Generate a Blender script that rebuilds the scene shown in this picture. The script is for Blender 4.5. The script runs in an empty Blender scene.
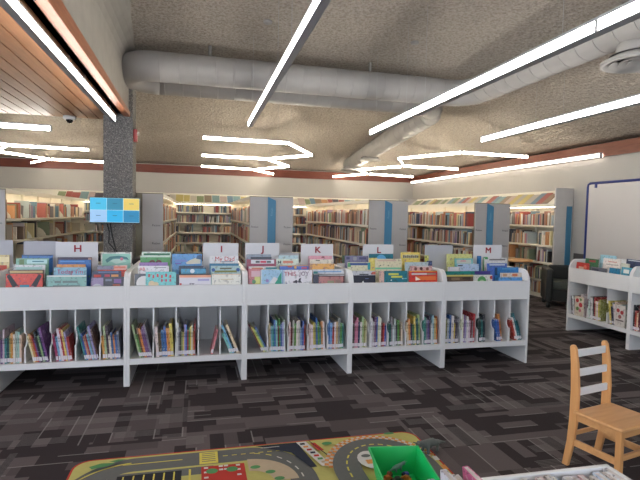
import bpy, bmesh, math, random
from mathutils import Matrix, Vector
random.seed(7)
C = bpy.context.scene.collection
R = math.radians
PI = math.pi

# ------------------------------------------------------------------ materials
MATS = {}
def s2l(c):
    return tuple(((v/255)/12.92 if v/255 <= .04045 else ((v/255+.055)/1.055)**2.4) for v in c[:3]) + (1,)
def new_mat(name):
    m = bpy.data.materials.new(name); m.use_nodes = True
    nt = m.node_tree; b = nt.nodes['Principled BSDF']
    return m, nt, b
def mixrgb(nt, fac, a, b, mode='MIX'):
    n = nt.nodes.new('ShaderNodeMix'); n.data_type = 'RGBA'; n.blend_type = mode
    for i, v in ((0, fac), (6, a), (7, b)):
        if hasattr(v, 'is_linked'): nt.links.new(v, n.inputs[i])
        else: n.inputs[i].default_value = v
    return n.outputs[2]
def math_n(nt, op, a, b=0.0):
    n = nt.nodes.new('ShaderNodeMath'); n.operation = op
    for i, v in enumerate((a, b)):
        if hasattr(v, 'is_linked'): nt.links.new(v, n.inputs[i])
        else: n.inputs[i].default_value = v
    return n.outputs[0]
def noise(nt, co, scale, detail=3, rough=.5):
    n = nt.nodes.new('ShaderNodeTexNoise'); n.inputs['Scale'].default_value = scale
    n.inputs['Detail'].default_value = detail; n.inputs['Roughness'].default_value = rough
    if co is not None: nt.links.new(co, n.inputs['Vector'])
    return n.outputs['Fac']
def coords(nt, kind='Object'):
    return nt.nodes.new('ShaderNodeTexCoord').outputs[kind]
def ramp(nt, fac, stops, interp='LINEAR'):
    n = nt.nodes.new('ShaderNodeValToRGB'); n.color_ramp.interpolation = interp
    el = n.color_ramp.elements
    while len(el) < len(stops): el.new(.5)
    for e, (p, c) in zip(el, stops): e.position = p; e.color = c
    nt.links.new(fac, n.inputs[0]); return n.outputs[0]
def bump(nt, b, h, strength=.3, dist=.01):
    n = nt.nodes.new('ShaderNodeBump'); n.inputs['Strength'].default_value = strength; n.inputs['Distance'].default_value = dist
    nt.links.new(h, n.inputs['Height']); nt.links.new(n.outputs[0], b.inputs['Normal'])
def plain(name, col, rough=.5, var=.06, scale=8, metal=0, spec=.5):
    if name in MATS: return MATS[name]
    m, nt, b = new_mat(name)
    c = s2l(col); d = tuple(v*(1-var*2) for v in c[:3])+(1,)
    nt.links.new(mixrgb(nt, noise(nt, coords(nt), scale), c, d), b.inputs['Base Color'])
    b.inputs['Roughness'].default_value = rough; b.inputs['Metallic'].default_value = metal
    b.inputs['Specular IOR Level'].default_value = spec
    MATS[name] = m; return m
def emit(name, col, strength):
    if name in MATS: return MATS[name]
    m, nt, b = new_mat(name)
    b.inputs['Base Color'].default_value = s2l(col); b.inputs['Emission Color'].default_value = s2l(col)
    b.inputs['Emission Strength'].default_value = strength
    MATS[name] = m; return m
def ink(col):                                   # printed cover colour
    return plain('print_%d_%d_%d' % tuple(col), col, .4, .04, 30)
def printed(col, seed=0):                       # illustrated cover: base colour with lighter and darker blotches
    k = 'cover_%d_%d_%d_%d' % (*col, seed % 3)
    if k in MATS: return MATS[k]
    m, nt, b = new_mat(k); c = s2l(col)
    lt = tuple(v+(0.75-v)*.45 for v in c[:3])+(1,); dk = tuple(v*.45 for v in c[:3])+(1,)
    f = noise(nt, coords(nt), 38+9*(seed % 3), 2)
    col_o = ramp(nt, f, [(0, dk), (.40, c), (.60, lt), (.66, c)], 'CONSTANT')
    nt.links.new(col_o, b.inputs['Base Color']); b.inputs['Roughness'].default_value = .35
    MATS[k] = m; return m

WHITE = plain('white_laminate', (220, 220, 221), .38, .02)
WHITE_IN = WHITE
PAGES = plain('paper_pages', (226, 220, 205), .8, .06, 60)
LABELP = plain('white_sticker', (218, 214, 222), .5, .05, 60)
CREAM = plain('cream_steel', (240, 236, 222), .4, .03)
GREYP = plain('grey_end_panel', (182, 179, 178), .5, .03)
OLIVE = plain('greige_steel', (134, 130, 112), .5, .03)
BLUESIGN = plain('blue_sign_board', (72, 132, 168), .45, .03)
WALL = plain('painted_wall', (176, 173, 168), .8, .03, 3)
DARKTXT = plain('dark_lettering', (60, 60, 66), .5)
REDTXT = plain('red_lettering', (158, 28, 48), .45)
BLACK = plain('black_leather', (34, 38, 38), .45, .1, 20)
GREYMET = plain('grey_metal_housing', (178, 179, 182), .4, .04, 8)
LAMP = emit('lamp_diffuser', (255, 250, 242), 16.0)
SHELFLED = emit('shelf_led', (255, 236, 206), 17.0)
LAMPW = emit('lamp_diffuser_warm', (255, 243, 222), 28.0)

def mat_wood(name, c1, c2, axis='Y', scale=4, rough=.45):
    if name in MATS: return MATS[name]
    m, nt, b = new_mat(name); co = coords(nt)
    mp = nt.nodes.new('ShaderNodeMapping'); nt.links.new(co, mp.inputs[0])
    s = [scale*6]*3; s['XYZ'.index(axis)] = scale*.5; mp.inputs['Scale'].default_value = s
    f = noise(nt, mp.outputs[0], 1.6, 5, .6)
    nt.links.new(ramp(nt, f, [(.3, s2l(c1)), (.7, s2l(c2))]), b.inputs['Base Color'])
    b.inputs['Roughness'].default_value = rough; bump(nt, b, f, .08, .002)
    MATS[name] = m; return m
SOFFIT = mat_wood('cedar_boards', (150, 104, 72), (172, 124, 90))
BEAMW = mat_wood('stained_beam', (140, 84, 56), (162, 102, 70))
TRIMX = mat_wood('stained_trim_long', (104, 46, 30), (128, 62, 42), 'X')
TRIMY = mat_wood('stained_trim_deep', (118, 62, 46), (140, 80, 60), 'Y')
BIRCH = mat_wood('birch_wood', (206, 148, 92), (222, 166, 108), 'Z', 3, .35)
BIRCHX = mat_wood('birch_seat', (208, 152, 98), (226, 172, 116), 'X', 3, .3)
TABLEW = mat_wood('table_wood', (196, 150, 100), (214, 170, 120), 'X')

def mat_concrete(name, c1, c2, sc, bstr, dist):
    m, nt, b = new_mat(name); co = coords(nt)
    f1 = noise(nt, co, .7, 4, .6); f2 = noise(nt, co, sc, 6, .8)
    col = mixrgb(nt, f1, s2l(c1), s2l(c2))
    v = nt.nodes.new('ShaderNodeTexVoronoi'); v.inputs['Scale'].default_value = sc*.55; nt.links.new(co, v.inputs['Vector'])
    col = mixrgb(nt, 1.0, col, ramp(nt, f2, [(.36, (.5, .48, .46, 1)), (.56, (1, 1, 1, 1))]), 'MULTIPLY')
    nt.links.new(col, b.inputs['Base Color']); b.inputs['Roughness'].default_value = .95
    bump(nt, b, math_n(nt, 'ADD', f2, math_n(nt, 'MULTIPLY', v.outputs['Distance'], .6)), bstr, dist)
    return m
POPCORN = mat_concrete('popcorn_ceiling', (180, 172, 164), (196, 186, 172), 30, .9, .035)
SMOOTHC = plain('smooth_concrete', (158, 153, 146), .9, .12, 5)
def mat_pillar():
    m, nt, b = new_mat('aggregate_concrete'); co = coords(nt)
    v = nt.nodes.new('ShaderNodeTexVoronoi'); v.inputs['Scale'].default_value = 130; nt.links.new(co, v.inputs['Vector'])
    sep = nt.nodes.new('ShaderNodeSeparateColor'); nt.links.new(v.outputs['Color'], sep.inputs[0])
    col = ramp(nt, sep.outputs[0], [(0, s2l((96, 94, 92))), (.4, s2l((120, 118, 116))), (.8, s2l((146, 142, 136))), (.95, s2l((180, 176, 170)))], 'CONSTANT')
    nt.links.new(col, b.inputs['Base Color']); b.inputs['Roughness'].default_value = .85
    bump(nt, b, v.outputs['Distance'], .5, .01); return m
PILLARM = mat_pillar()
def mat_duct():
    m, nt, b = new_mat('painted_spiral_duct'); co = coords(nt)
    f = noise(nt, co, 3, 2)
    nt.links.new(mixrgb(nt, f, s2l((168, 166, 164)), s2l((152, 149, 147))), b.inputs['Base Color'])
    b.inputs['Roughness'].default_value = .5; return m
DUCT = mat_duct()

def mat_carpet():
    m, nt, b = new_mat('patchwork_carpet'); co = coords(nt)
    def cell(sx, sy, ox, oy, brick=0.0):
        mp = nt.nodes.new('ShaderNodeMapping'); nt.links.new(co, mp.inputs[0])
        mp.inputs['Location'].default_value = (ox, oy, 0); mp.inputs['Scale'].default_value = (1/sx, 1/sy, 0)
        sep = nt.nodes.new('ShaderNodeSeparateXYZ'); nt.links.new(mp.outputs[0], sep.inputs[0])
        fy = math_n(nt, 'FLOOR', sep.outputs[1])
        wob = nt.nodes.new('ShaderNodeTexWhiteNoise'); wob.noise_dimensions = '1D'; nt.links.new(fy, wob.inputs['W'])
        xx = math_n(nt, 'ADD', sep.outputs[0], math_n(nt, 'MULTIPLY', wob.outputs['Value'], brick))
        fx = math_n(nt, 'FLOOR', xx)
        cb = nt.nodes.new('ShaderNodeCombineXYZ'); nt.links.new(fx, cb.inputs[0]); nt.links.new(fy, cb.inputs[1]); cb.inputs[2].default_value = ox*3.7+oy
        w = nt.nodes.new('ShaderNodeTexWhiteNoise'); nt.links.new(cb.outputs[0], w.inputs['Vector'])
        return w.outputs['Value'], math_n(nt, 'FRACT', xx), math_n(nt, 'FRACT', sep.outputs[1])
    mid, dark, lite = s2l((102, 94, 95)), s2l((60, 54, 56)), s2l((156, 153, 152))
    big, bx, by = cell(.5, .5, .13, .31)
    a, ax, ay = cell(.29, .092, .2, .07, 3.0)
    c, cx, cy = cell(.092, .33, .05, .4, 0.0)
    d, dx, dy = cell(.25, .125, .11, .03, 2.0)
    sel = math_n(nt, 'GREATER_THAN', big, .5)
    # plank field: horizontal or vertical pieces by tile
    va = ramp(nt, a, [(0, dark), (.30, tuple(.6*p+.4*q for p, q in zip(mid, dark))), (.52, mid)], 'CONSTANT')
    vc = ramp(nt, c, [(0, dark), (.30, tuple(.65*p+.35*q for p, q in zip(mid, dark))), (.5, mid)], 'CONSTANT')
    col = mixrgb(nt, sel, va, vc)
    vd = math_n(nt, 'GREATER_THAN', d, .84)
    col = mixrgb(nt, vd, col, dark)
    # fine pin stripes in some pieces
    st = math_n(nt, 'GREATER_THAN', math_n(nt, 'FRACT', math_n(nt, 'MULTIPLY', ay, 6)), .55)
    stm = math_n(nt, 'MULTIPLY', st, math_n(nt, 'MULTIPLY', math_n(nt, 'GREATER_THAN', a, .6), sel))
    col = mixrgb(nt, math_n(nt, 'MULTIPLY', stm, .35), col, lite)
    # thin pale lines along the edges of some pieces
    e1 = math_n(nt, 'MULTIPLY', math_n(nt, 'LESS_THAN', cx, .10), math_n(nt, 'MULTIPLY', math_n(nt, 'GREATER_THAN', c, .66), sel))
    e2 = math_n(nt, 'MULTIPLY', math_n(nt, 'LESS_THAN', ay, .10), math_n(nt, 'MULTIPLY', math_n(nt, 'GREATER_THAN', a, .78), math_n(nt, 'SUBTRACT', 1.0, sel)))
    col = mixrgb(nt, math_n(nt, 'MULTIPLY', math_n(nt, 'MAXIMUM', e1, e2), .55), col, lite)
    n = noise(nt, co, 420, 2)
    col = mixrgb(nt, 1.0, col, ramp(nt, n, [(.3, (.7, .7, .7, 1)), (.7, (1.15, 1.15, 1.15, 1))]), 'MULTIPLY')
    nt.links.new(col, b.inputs['Base Color']); b.inputs['Roughness'].default_value = .95
    b.inputs['Specular IOR Level'].default_value = .15
    bump(nt, b, n, .3, .004); return m
CARPET = mat_carpet()

# ------------------------------------------------------------------ mesh helpers
class MB:
    def __init__(s): s.v = []; s.f = []; s.m = []; s.sm = []
    def face(s, vs, mi=0, smooth=False):
        k = len(s.v); s.v += [tuple(v) for v in vs]; s.f.append(tuple(range(k, k+len(vs)))); s.m.append(mi); s.sm.append(smooth)
    def box(s, x0, x1, y0, y1, z0, z1, mi=0, M=None):
        k = len(s.v)
        vs = [(x, y, z) for z in (z0, z1) for y in (y0, y1) for x in (x0, x1)]
        if M is not None: vs = [tuple(M @ Vector(v)) for v in vs]
        s.v += vs
        for q in ((0, 2, 3, 1), (4, 5, 7, 6), (0, 1, 5, 4), (2, 6, 7, 3), (0, 4, 6, 2), (1, 3, 7, 5)):
            s.f.append(tuple(k+i for i in q)); s.m.append(mi); s.sm.append(False)
        return s
    def prism(s, pts, a0, a1, axis='X', mi=0):      # polygon in the other two axes, extruded along axis
        k = len(s.v); n = len(pts)
        def mk(p, a): return {'X': (a, p[0], p[1]), 'Y': (p[0], a, p[1]), 'Z': (p[0], p[1], a)}[axis]
        s.v += [mk(p, a0) for p in pts] + [mk(p, a1) for p in pts]
        s.f.append(tuple(range(k+n-1, k-1, -1))); s.f.append(tuple(range(k+n, k+2*n)))
        s.m += [mi]*2; s.sm += [False]*2
        for i in range(n):
            j = (i+1) % n; s.f.append((k+i, k+j, k+n+j, k+n+i)); s.m.append(mi); s.sm.append(False)
        return s
    def tube(s, path, rad, n=12, mi=0, caps=True):
        k = len(s.v); P = [Vector(p) for p in path]; rs = rad if isinstance(rad, (list, tuple)) else [rad]*len(P)
        ref = None
        for i, p in enumerate(P):
            t = (P[min(i+1, len(P)-1)]-P[max(i-1, 0)]).normalized()
            if ref is None: ref = Vector((0, 0, 1)) if abs(t.z) < .9 else Vector((1, 0, 0))
            u = (ref - t*ref.dot(t)).normalized(); w = t.cross(u); ref = u
            for q in range(n):
                a = 2*PI*q/n; s.v.append(tuple(p+(u*math.cos(a)+w*math.sin(a))*rs[i]))
        for i in range(len(P)-1):
            for q in range(n):
                a = k+i*n+q; b = k+i*n+(q+1) % n; s.f.append((a, b, b+n, a+n)); s.m.append(mi); s.sm.append(True)
        if caps:
            s.f.append(tuple(k+q for q in range(n-1, -1, -1))); s.f.append(tuple(k+(len(P)-1)*n+q for q in range(n))); s.m += [mi]*2; s.sm += [False]*2
        return s
    def lathe(s, prof, c, n=32, mi=0):              # profile (r, z) about a vertical axis at c
        k = len(s.v)
        for r, z in prof:
            for q in range(n):
                a = 2*PI*q/n; s.v.append((c[0]+r*math.cos(a), c[1]+r*math.sin(a), c[2]+z))
        for i in range(len(prof)-1):
            for q in range(n):
                a = k+i*n+q; b = k+i*n+(q+1) % n; s.f.append((a, b, b+n, a+n)); s.m.append(mi); s.sm.append(True)
        return s
    def data(s, name, mats):
        me = bpy.data.meshes.new(name); me.from_pydata(s.v, [], s.f)
        for m in (mats if isinstance(mats, (list, tuple)) else [mats]): me.materials.append(m)
        me.polygons.foreach_set('material_index', s.m); me.polygons.foreach_set('use_smooth', s.sm)
        me.validate(); me.update(); return me
    def build(s, name, mats, parent=None, bevel=0, loc=None):
        o = bpy.data.objects.new(name, s.data(name, mats)); C.objects.link(o)
        if parent is not None: o.parent = parent
        if loc is not None: o.location = loc
        if bevel:
            b = o.modifiers.new('bevel', 'BEVEL'); b.width = bevel; b.segments = 2; b.limit_method = 'ANGLE'; b.angle_limit = R(40)
        return o
def fixn(o):
    bm = bmesh.new(); bm.from_mesh(o.data); bmesh.ops.recalc_face_normals(bm, faces=bm.faces); bm.to_mesh(o.data); bm.free(); return o
def tag(o, label=None, cat=None, group=None, kind=None):
    if label: o['label'] = label
    if cat: o['category'] = cat
    if group: o['group'] = group
    if kind: o['kind'] = kind
    return o
def empty(name, loc=(0, 0, 0), rz=0):
    o = bpy.data.objects.new(name, None); C.objects.link(o); o.location = loc; o.rotation_euler = (0, 0, rz); o.empty_display_size = .05; return o
def struct(o, name=None): o['kind'] = 'structure'; return o
def text_mesh(txt, size, extr=.001):
    cu = bpy.data.curves.new('lettering', 'FONT'); cu.body = txt; cu.size = size; cu.extrude = extr; cu.align_x = 'CENTER'; cu.align_y = 'CENTER'; cu.resolution_u = 2
    o = bpy.data.objects.new('lettering', cu); C.objects.link(o)
    dg = bpy.context.evaluated_depsgraph_get(); me = bpy.data.meshes.new_from_object(o.evaluated_get(dg))
    bpy.data.objects.remove(o); bpy.data.curves.remove(cu); return me
def text_obj(name, txt, size, mat, parent, M, bold=0):
    me = text_mesh(txt, size); me.materials.clear(); me.materials.append(mat); me.transform(M)
    o = bpy.data.objects.new(name, me); C.objects.link(o); o.parent = parent; return o
FACE_FRONT = Matrix.Rotation(R(90), 4, 'X')           # text in XY plane turned to face -Y

# ------------------------------------------------------------------ camera
F_PX, YAW, PITCH, ROLL, HC = 490.07, .2442, .049, .0212, 1.5
cy_, sy_, cp_, sp_ = math.cos(YAW), math.sin(YAW), math.cos(PITCH), math.sin(PITCH)
Fw = Vector((sy_*cp_, cy_*cp_, -sp_)); Rt = Vector((cy_, -sy_, 0)); Up = Rt.cross(Fw)
Rt2 = Rt*math.cos(ROLL)+Up*math.sin(ROLL); Up2 = -Rt*math.sin(ROLL)+Up*math.cos(ROLL)
cam = bpy.data.objects.new('camera', bpy.data.cameras.new('camera')); C.objects.link(cam)
cam.data.sensor_width = 36; cam.data.lens = F_PX/640*36
cam.matrix_world = Matrix(((Rt2.x, Up2.x, -Fw.x, 0), (Rt2.y, Up2.y, -Fw.y, 0), (Rt2.z, Up2.z, -Fw.z, HC), (0, 0, 0, 1)))
bpy.context.scene.camera = cam
def at(x, y, X=None, Y=None, Z=None):                 # a measured point of the place on one of its own planes
    d = Fw + Rt2*((x-320)/F_PX) - Up2*((y-240)/F_PX)
    t = X/d.x if X is not None else (Y/d.y if Y is not None else (Z-HC)/d.z)
    return Vector((0, 0, HC))+d*t

# ------------------------------------------------------------------ room shell
XL, XR, YN, YB = -7.0, 6.9, -4.0, 15.1
struct(MB().box(XL, XR, YN, YB, -.1, 0).build('floor', CARPET))
struct(MB().box(XL, XR+.2, YB, YB+.15, 0, 3.2).build('wall_back', WALL))
struct(MB().box(XR, XR+.15, YN, YB, 0, 4.3).build('wall_right', WALL))
def window_wall(name, horizontal, n0):
    mb = MB(); a0, a1 = (XL, XR) if horizontal else (YN, 15.1)
    spans = [(-6, -3.2), (-2.6, .2), (.8, 3.6)] if horizontal else [(-3.2, -.6), (0, 2.6), (3.2, 5.8)]
    def put(u0, u1, z0, z1):
        if horizontal: mb.box(u0, u1, YN-.15, YN, z0, z1)
        else: mb.box(XL-.15, XL, u0, u1, z0, z1)
    e = [a0]+[v for s_ in spans for v in s_]+[a1]
    for i in range(0, len(e), 2): put(e[i], e[i+1], 0, 4.3)
    for u0, u1 in spans: put(u0, u1, 0, .7); put(u0, u1, 2.6, 4.3)
    struct(mb.build(name, WALL))
    for i, (u0, u1) in enumerate(spans):
        w = struct(empty('window_%d' % (n0+i), ((u0+u1)/2, YN-.07, .7) if horizontal else (XL-.07, (u0+u1)/2, .7), 0 if horizontal else R(90)))
        L = (u1-u0)/2; f = MB()
        for b_ in ((-L, L, 0, .06), (-L, L, 1.84, 1.9), (-L, -L+.06, 0, 1.9), (L-.06, L, 0, 1.9), (-.03, .03, 0, 1.9)):
            f.box(b_[0], b_[1], -.04, .04, b_[2], b_[3])
        f.build('window_frame', GREYMET, w)
    return spans
sph = window_wall('wall_front', True, 1); spl = window_wall('wall_left', False, 4)

# ceiling: concrete vault that comes down to the back and right walls
def ceil_z(x, y):
    a = 2.92+(15.1-y)*.115; b = 2.88+(6.9-x)*.33; c = 3.98
    k = .16
    r = -k*math.log(math.exp(-a/k)+math.exp(-b/k)+math.exp(-c/k))
    return max(r, 2.84)
mb = MB(); nx, ny = 70, 90
xs = [XL+(XR-XL)*i/nx for i in range(nx+1)]; ys = [YN+(YB-YN)*j/ny for j in range(ny+1)]
mb.v = [(x, y, ceil_z(x, y)) for y in ys for x in xs]
for j in range(ny):
    for i in range(nx):
        a = j*(nx+1)+i; mb.f.append((a, a+nx+1, a+nx+2, a+1)); mb.m.append(0); mb.sm.append(True)
ce = mb.build('ceiling', POPCORN)
mo = ce.modifiers.new('thickness', 'SOLIDIFY'); mo.thickness = .12; mo.offset = -1
struct(ce)
# concrete fascia above the beam with a rounded springing into the vault
mb = MB(); prof = [(-1.20, 2.9), (-.985, 2.9), (-.985, 3.45)]+[(-.985+.5*(1-math.cos(t)), 3.45+.5*math.sin(t)) for t in [R(10*i) for i in range(1, 10)]]+[(-.45, 4.02), (-1.2, 4.02)]
mb.prism(prof, YN, 8.0, 'Y'); o = fixn(mb.build('ceiling_fascia', SMOOTHC)); struct(o)
# wooden soffit of separate boards drawn as one surface pattern
mb = MB(); x = -6.98
mb.box(-7, -1.12, YN, 7.93, 2.90, 2.95, 1)
while x < -1.16:
    mb.box(x, min(x+.135, -1.14), YN, 7.95, 2.87, 2.91); x += .15
struct(mb.build('ceiling_soffit', [SOFFIT, plain('dark_reveal', (24, 20, 18), .9)]))
struct(MB().box(-1.14, -1.06, YN, 7.9, 2.90, 2.95).build('trim_1', MATS['dark_reveal']))
mb = MB(); k = 0
pts = [(-1.06, 2.87), (-.965, 2.87), (-.965, 3.16), (-1.06, 3.16)]
mb.prism([(-1.06, 2.87), (-.965, 2.87), (-.965, 3.16), (-1.06, 3.16)], YN, 8.0, 'Y')
for i, (xx, yy, zz) in enumerate(mb.v):
    if yy > 7 and zz > 3: mb.v[i] = (xx, yy, 2.93)
struct(fixn(mb.build('trim_2', BEAMW, bevel=.004)))
# pillar
struct(MB().box(-1.325, -.93, 7.6, 8.0, 0, 3.95).build('pillar', PILLARM))
# timber bands at the top of the walls
struct(MB().box(XL, XR, YB-.05, YB, 2.66, 2.89).build('trim_3', TRIMX))
struct(MB().box(XR-.05, XR, YN, YB-.05, 2.64, 2.87).build('trim_4', TRIMY))
struct(MB().box(XR-.02, XR, YN, 7.8, 0, .9).build('baseboard_right', plain('dark_wainscot', (88, 84, 84), .7)))

# ------------------------------------------------------------------ lights
def strip(name, pts, label, cat='ceiling light', group=None, w=.05, z=2.75, wires=True, lm=None, ht=.045, h0=-.052):
    """a run of straight linear lamps following pts"""
    lm = lm or LAMP
    root = empty(name, (pts[0][0], pts[0][1], z)); tag(root, label, cat, group)
    ox, oy = pts[0]; h1 = ht
    for (ax, ay), (bx, by) in zip(pts[:-1], pts[1:]):
        d = Vector((bx-ax, by-ay, 0)); L = d.length; ang = math.atan2(d.y, d.x)
        M = Matrix.Translation((ax-ox, ay-oy, 0)) @ Matrix.Rotation(ang, 4, 'Z')
        g = .012
        MB().box(g, L-g, -w/2, w/2, h1-.02, h1, 0, M).box(g, L-g, -w/2, w/2, h0, h0+.008, 0, M).box(g, L-g, -w/2+.012, w/2-.012, h0+.008, h1-.02, 0, M).build('housing', GREYMET, root)
        for s_ in (-1, 1):
            ya, yb = sorted((s_*(w/2-.0118), s_*(w/2)))
            MB().box(g+.003, L-g-.003, ya, yb, h0+.0082, h1-.0202, 0, M).build('diffuser', lm, root)
        MB().box(L-g+.001, L+g-.001, -w/2, w/2, h0, h1, 0, M).build('joint', GREYMET, root)
        if wires:
            for t in (.12, .88):
                p = M @ Vector((L*t, 0, ht)); top = ceil_z(p.x+ox, p.y+oy)-z
                if p.x+ox < -1.0 and p.y+oy < 8: top = 2.87-z
                MB().tube([p, (p.x, p.y, max(top, ht+.01))], .0018, 6).build('wire', GREYMET, root)
    return root
strip('linear_light', [(-1.115, -1.5), (-1.115, 1.9), (-1.115, 5.2), (-1.115, 7.12)], 'long white strip light hung under edge of wooden ceiling at left', group=None, w=.055)
strip('linear_light', [(.68, -1.5), (.68, 1.3), (.68, 4.1), (.68, 6.85)], 'long strip light hung alone across the duct near picture centre', w=.055)
strip('linear_light', [(2.47, -.2), (2.47, 2.66), (2.47, 5.5), (2.47, 6.9)], 'long jointed strip light in upper right, ending just right of duct bend', w=.07)
strip('linear_light', [(4.31, 2.7), (4.31, 5.5), (4.31, 6.9)], 'jointed strip light at right edge, below and right of the longer one', w=.07)
zig = dict(cat='ceiling light', lm=LAMPW, ht=.038, h0=-.038)
strip('zigzag_light', [(.05, 8.38), (1.49, 8.45), (2.25, 9.93), (1.46, 11.04), (2.22, 12.42), (1.48, 13.8), (2.2, 14.93)], 'zigzag run of strip lights hanging over centre aisle', **zig)
strip('linear_light', [(.05, 10.9), (1.42, 11.0)], 'middle short bar light joining the central zigzag from left', **zig)
strip('linear_light', [(.05, 13.4), (1.42, 13.7)], 'farthest short bar light joining the central zigzag from left', **zig)
strip('zigzag_light', [(6.28, 8.45), (4.8, 8.38), (4.1, 9.75), (4.82, 11.15), (4.1, 12.45), (4.75, 13.6), (4.11, 14.95)], 'zigzag run of strip lights hanging over the right hand aisles', **zig)
strip('linear_light', [(4.86, 11.1), (6.31, 11.18)], 'middle short bar light joining right zigzag', **zig)
strip('linear_light', [(4.80, 13.55), (6.31, 13.84)], 'farthest short bar light joining right zigzag', **zig)
strip('linear_light', [(-5.0, 8.2), (-3.6, 8.22), (-2.19, 8.32)], 'nearest bar light beyond the wooden ceiling at far left')
strip('linear_light', [(-3.56, 10.8), (-2.17, 10.92)], 'second bar light beyond the wooden ceiling, above left aisle', **zig)
strip('zigzag_light', [(-4.35, 9.5), (-3.58, 10.8), (-4.22, 12.05), (-3.56, 13.32), (-4.3, 14.55)], 'zigzag run of strip lights at the far left edge', **zig)
strip('linear_light', [(-3.52, 13.32), (-2.3, 13.46)], 'farthest bar light on left, just over the timber trim', **zig)
strip('wall_light', [(6.79, 7.15), (6.79, 9.8), (6.79, 12.4), (6.79, 14.95)], 'long strip light running along timber trim of right wall', w=.08, z=2.66, wires=False, lm=emit('lamp_diffuser_wall', (255, 246, 232), 5), ht=.045, h0=-.045)

# ------------------------------------------------------------------ ducts and vents
def duct(name, path, r, label, seams=True):
    root = empty(name, path[0]); tag(root, label, 'duct'); P = [Vector(p)-Vector(path[0]) for p in path]
    pipe = MB().tube(P, r, 32).build('pipe', DUCT, root)
    first = None
    for a, b in zip(P[:-1], P[1:]):
        L = (b-a).length; n = max(1, int(L/.24))
        if L < .3: continue
        t = (b-a).normalized()
        for i in range(n):
            p = a+(b-a)*((i+.3)/n)
            MB().tube([p-t*.006, p+t*.006], r+.004, 32, caps=True).build('seam', DUCT, pipe)
    return root
el = [(4.1-.35+.35*math.sin(t), 7.0-.35+.35*math.cos(t), 3.45) for t in [R(a) for a in range(0, 91, 15)]]
ub = [(-.58-.375*math.sin(t), 7.375+.375*math.cos(t), 3.45) for t in [R(a) for a in range(0, 181, 15)]]
duct('air_duct', [(-.58, 7.75, 3.45)]+ub[1:-1]+[(-.58, 7.0, 3.45)]+el+[(4.1, 3.4, 3.45), (4.1, .2, 3.45)], .198, 'grey round duct crossing the ceiling then bending towards the viewer')
duct('air_duct', [(-.57, 7.75, 3.45), (3.5, 7.75, 3.45), (3.9, 7.9, 3.43), (4.1, 8.3, 3.4), (4.1, 11.0, 3.16), (4.1, 13.2, 2.94)], .195, 'second grey duct behind the first, later turning to the back wall')
def vent(c, r, label, top):
    root = empty('ceiling_vent', c); tag(root, label, 'vent')
    m = MB()
    m.lathe([(r*.62, .10), (r*.72, .06), (r*1.0, .02), (r*1.0, -.01), (r*.9, -.015), (r*.82, .02)], (0, 0, 0)).build('outer_ring', DUCT, root)
    for q in (.68, .45, .24):
        MB().lathe([(r*q+.03, -.008), (r*q+.03, 0), (r*(q-.1), .05), (r*(q-.1), .04), (r*q+.03, -.008)], (0, 0, 0)).build('cone_ring', DUCT, root)
    MB().lathe([(0.001, .07), (r*.8, .07)], (0, 0, 0)).build('throat', plain('vent_dark', (40, 40, 42), .8), root)
    MB().lathe([(r*.6, .07), (r*.6, top), (.001, top)], (0, 0, 0)).build('collar', DUCT, root)
vent((4.22, 4.03, 3.08), .34, 'large round ceiling vent at the upper right corner', .30)
vent((4.1, 11.55, 2.90), .27, 'round ceiling vent under duct, above the right zigzag light', .12)
vent((4.05, 13.0, 2.78), .25, 'round ceiling vent at the far end of the duct', .1)
for k, (px, py) in enumerate([(210, 52), (370, 70)]):
    p = at(px, py, Y=7.0)
    tag(MB().tube([(p.x, 7.0, 3.64), (p.x, 7.0, ceil_z(p.x, 7.0))], .022, 10).build('duct_hanger', DUCT), ['short hanger rod over the duct, near its left end', 'short hanger rod over the duct, left of the bend'][k], 'duct hanger')
for k, (px, py) in enumerate([(268, 15), (415, 35)]):
    p = at(px, py, Z=3.93); z = ceil_z(p.x, p.y)
    tag(MB().lathe([(.001, 0), (.05, 0), (.056, -.012), (.05, -.03), (.001, -.034)], (p.x, p.y, z+.004), 20).build('ceiling_cover_disc', DUCT), ['small white disc on ceiling beside central strip light', 'small white disc on ceiling above duct, right of centre'][k], 'ceiling disc')
# security camera, fire alarm
r_ = empty('security_camera', (-1.83, 7.88, 2.87)); tag(r_, 'small white dome security camera under the wooden ceiling edge', 'security camera')
MB().lathe([(.001, 0), (.085, 0), (.085, -.03), (.07, -.05), (.001, -.05)], (0, 0, 0), 24).build('housing', plain('white_plastic', (200, 200, 200), .4), r_)
MB().lathe([(.05, -.05), (.045, -.075), (.025, -.095), (.001, -.1)], (0, 0, 0), 24).build('dome', plain('smoked_dome', (12, 12, 14), .08), r_)
r_ = empty('fire_alarm', (-.93, 7.72, 2.62)); tag(r_, 'small red fire alarm on side of grey pillar', 'fire alarm')
MB().box(0, .05, -.05, .06, -.09, .09).build('body', plain('alarm_red', (170, 26, 30), .35), r_, bevel=.006)
MB().tube([(.05, 0, .03), (.075, 0, .03)], .03, 16).build('strobe', plain('alarm_lens', (225, 215, 210), .2), r_)

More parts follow.
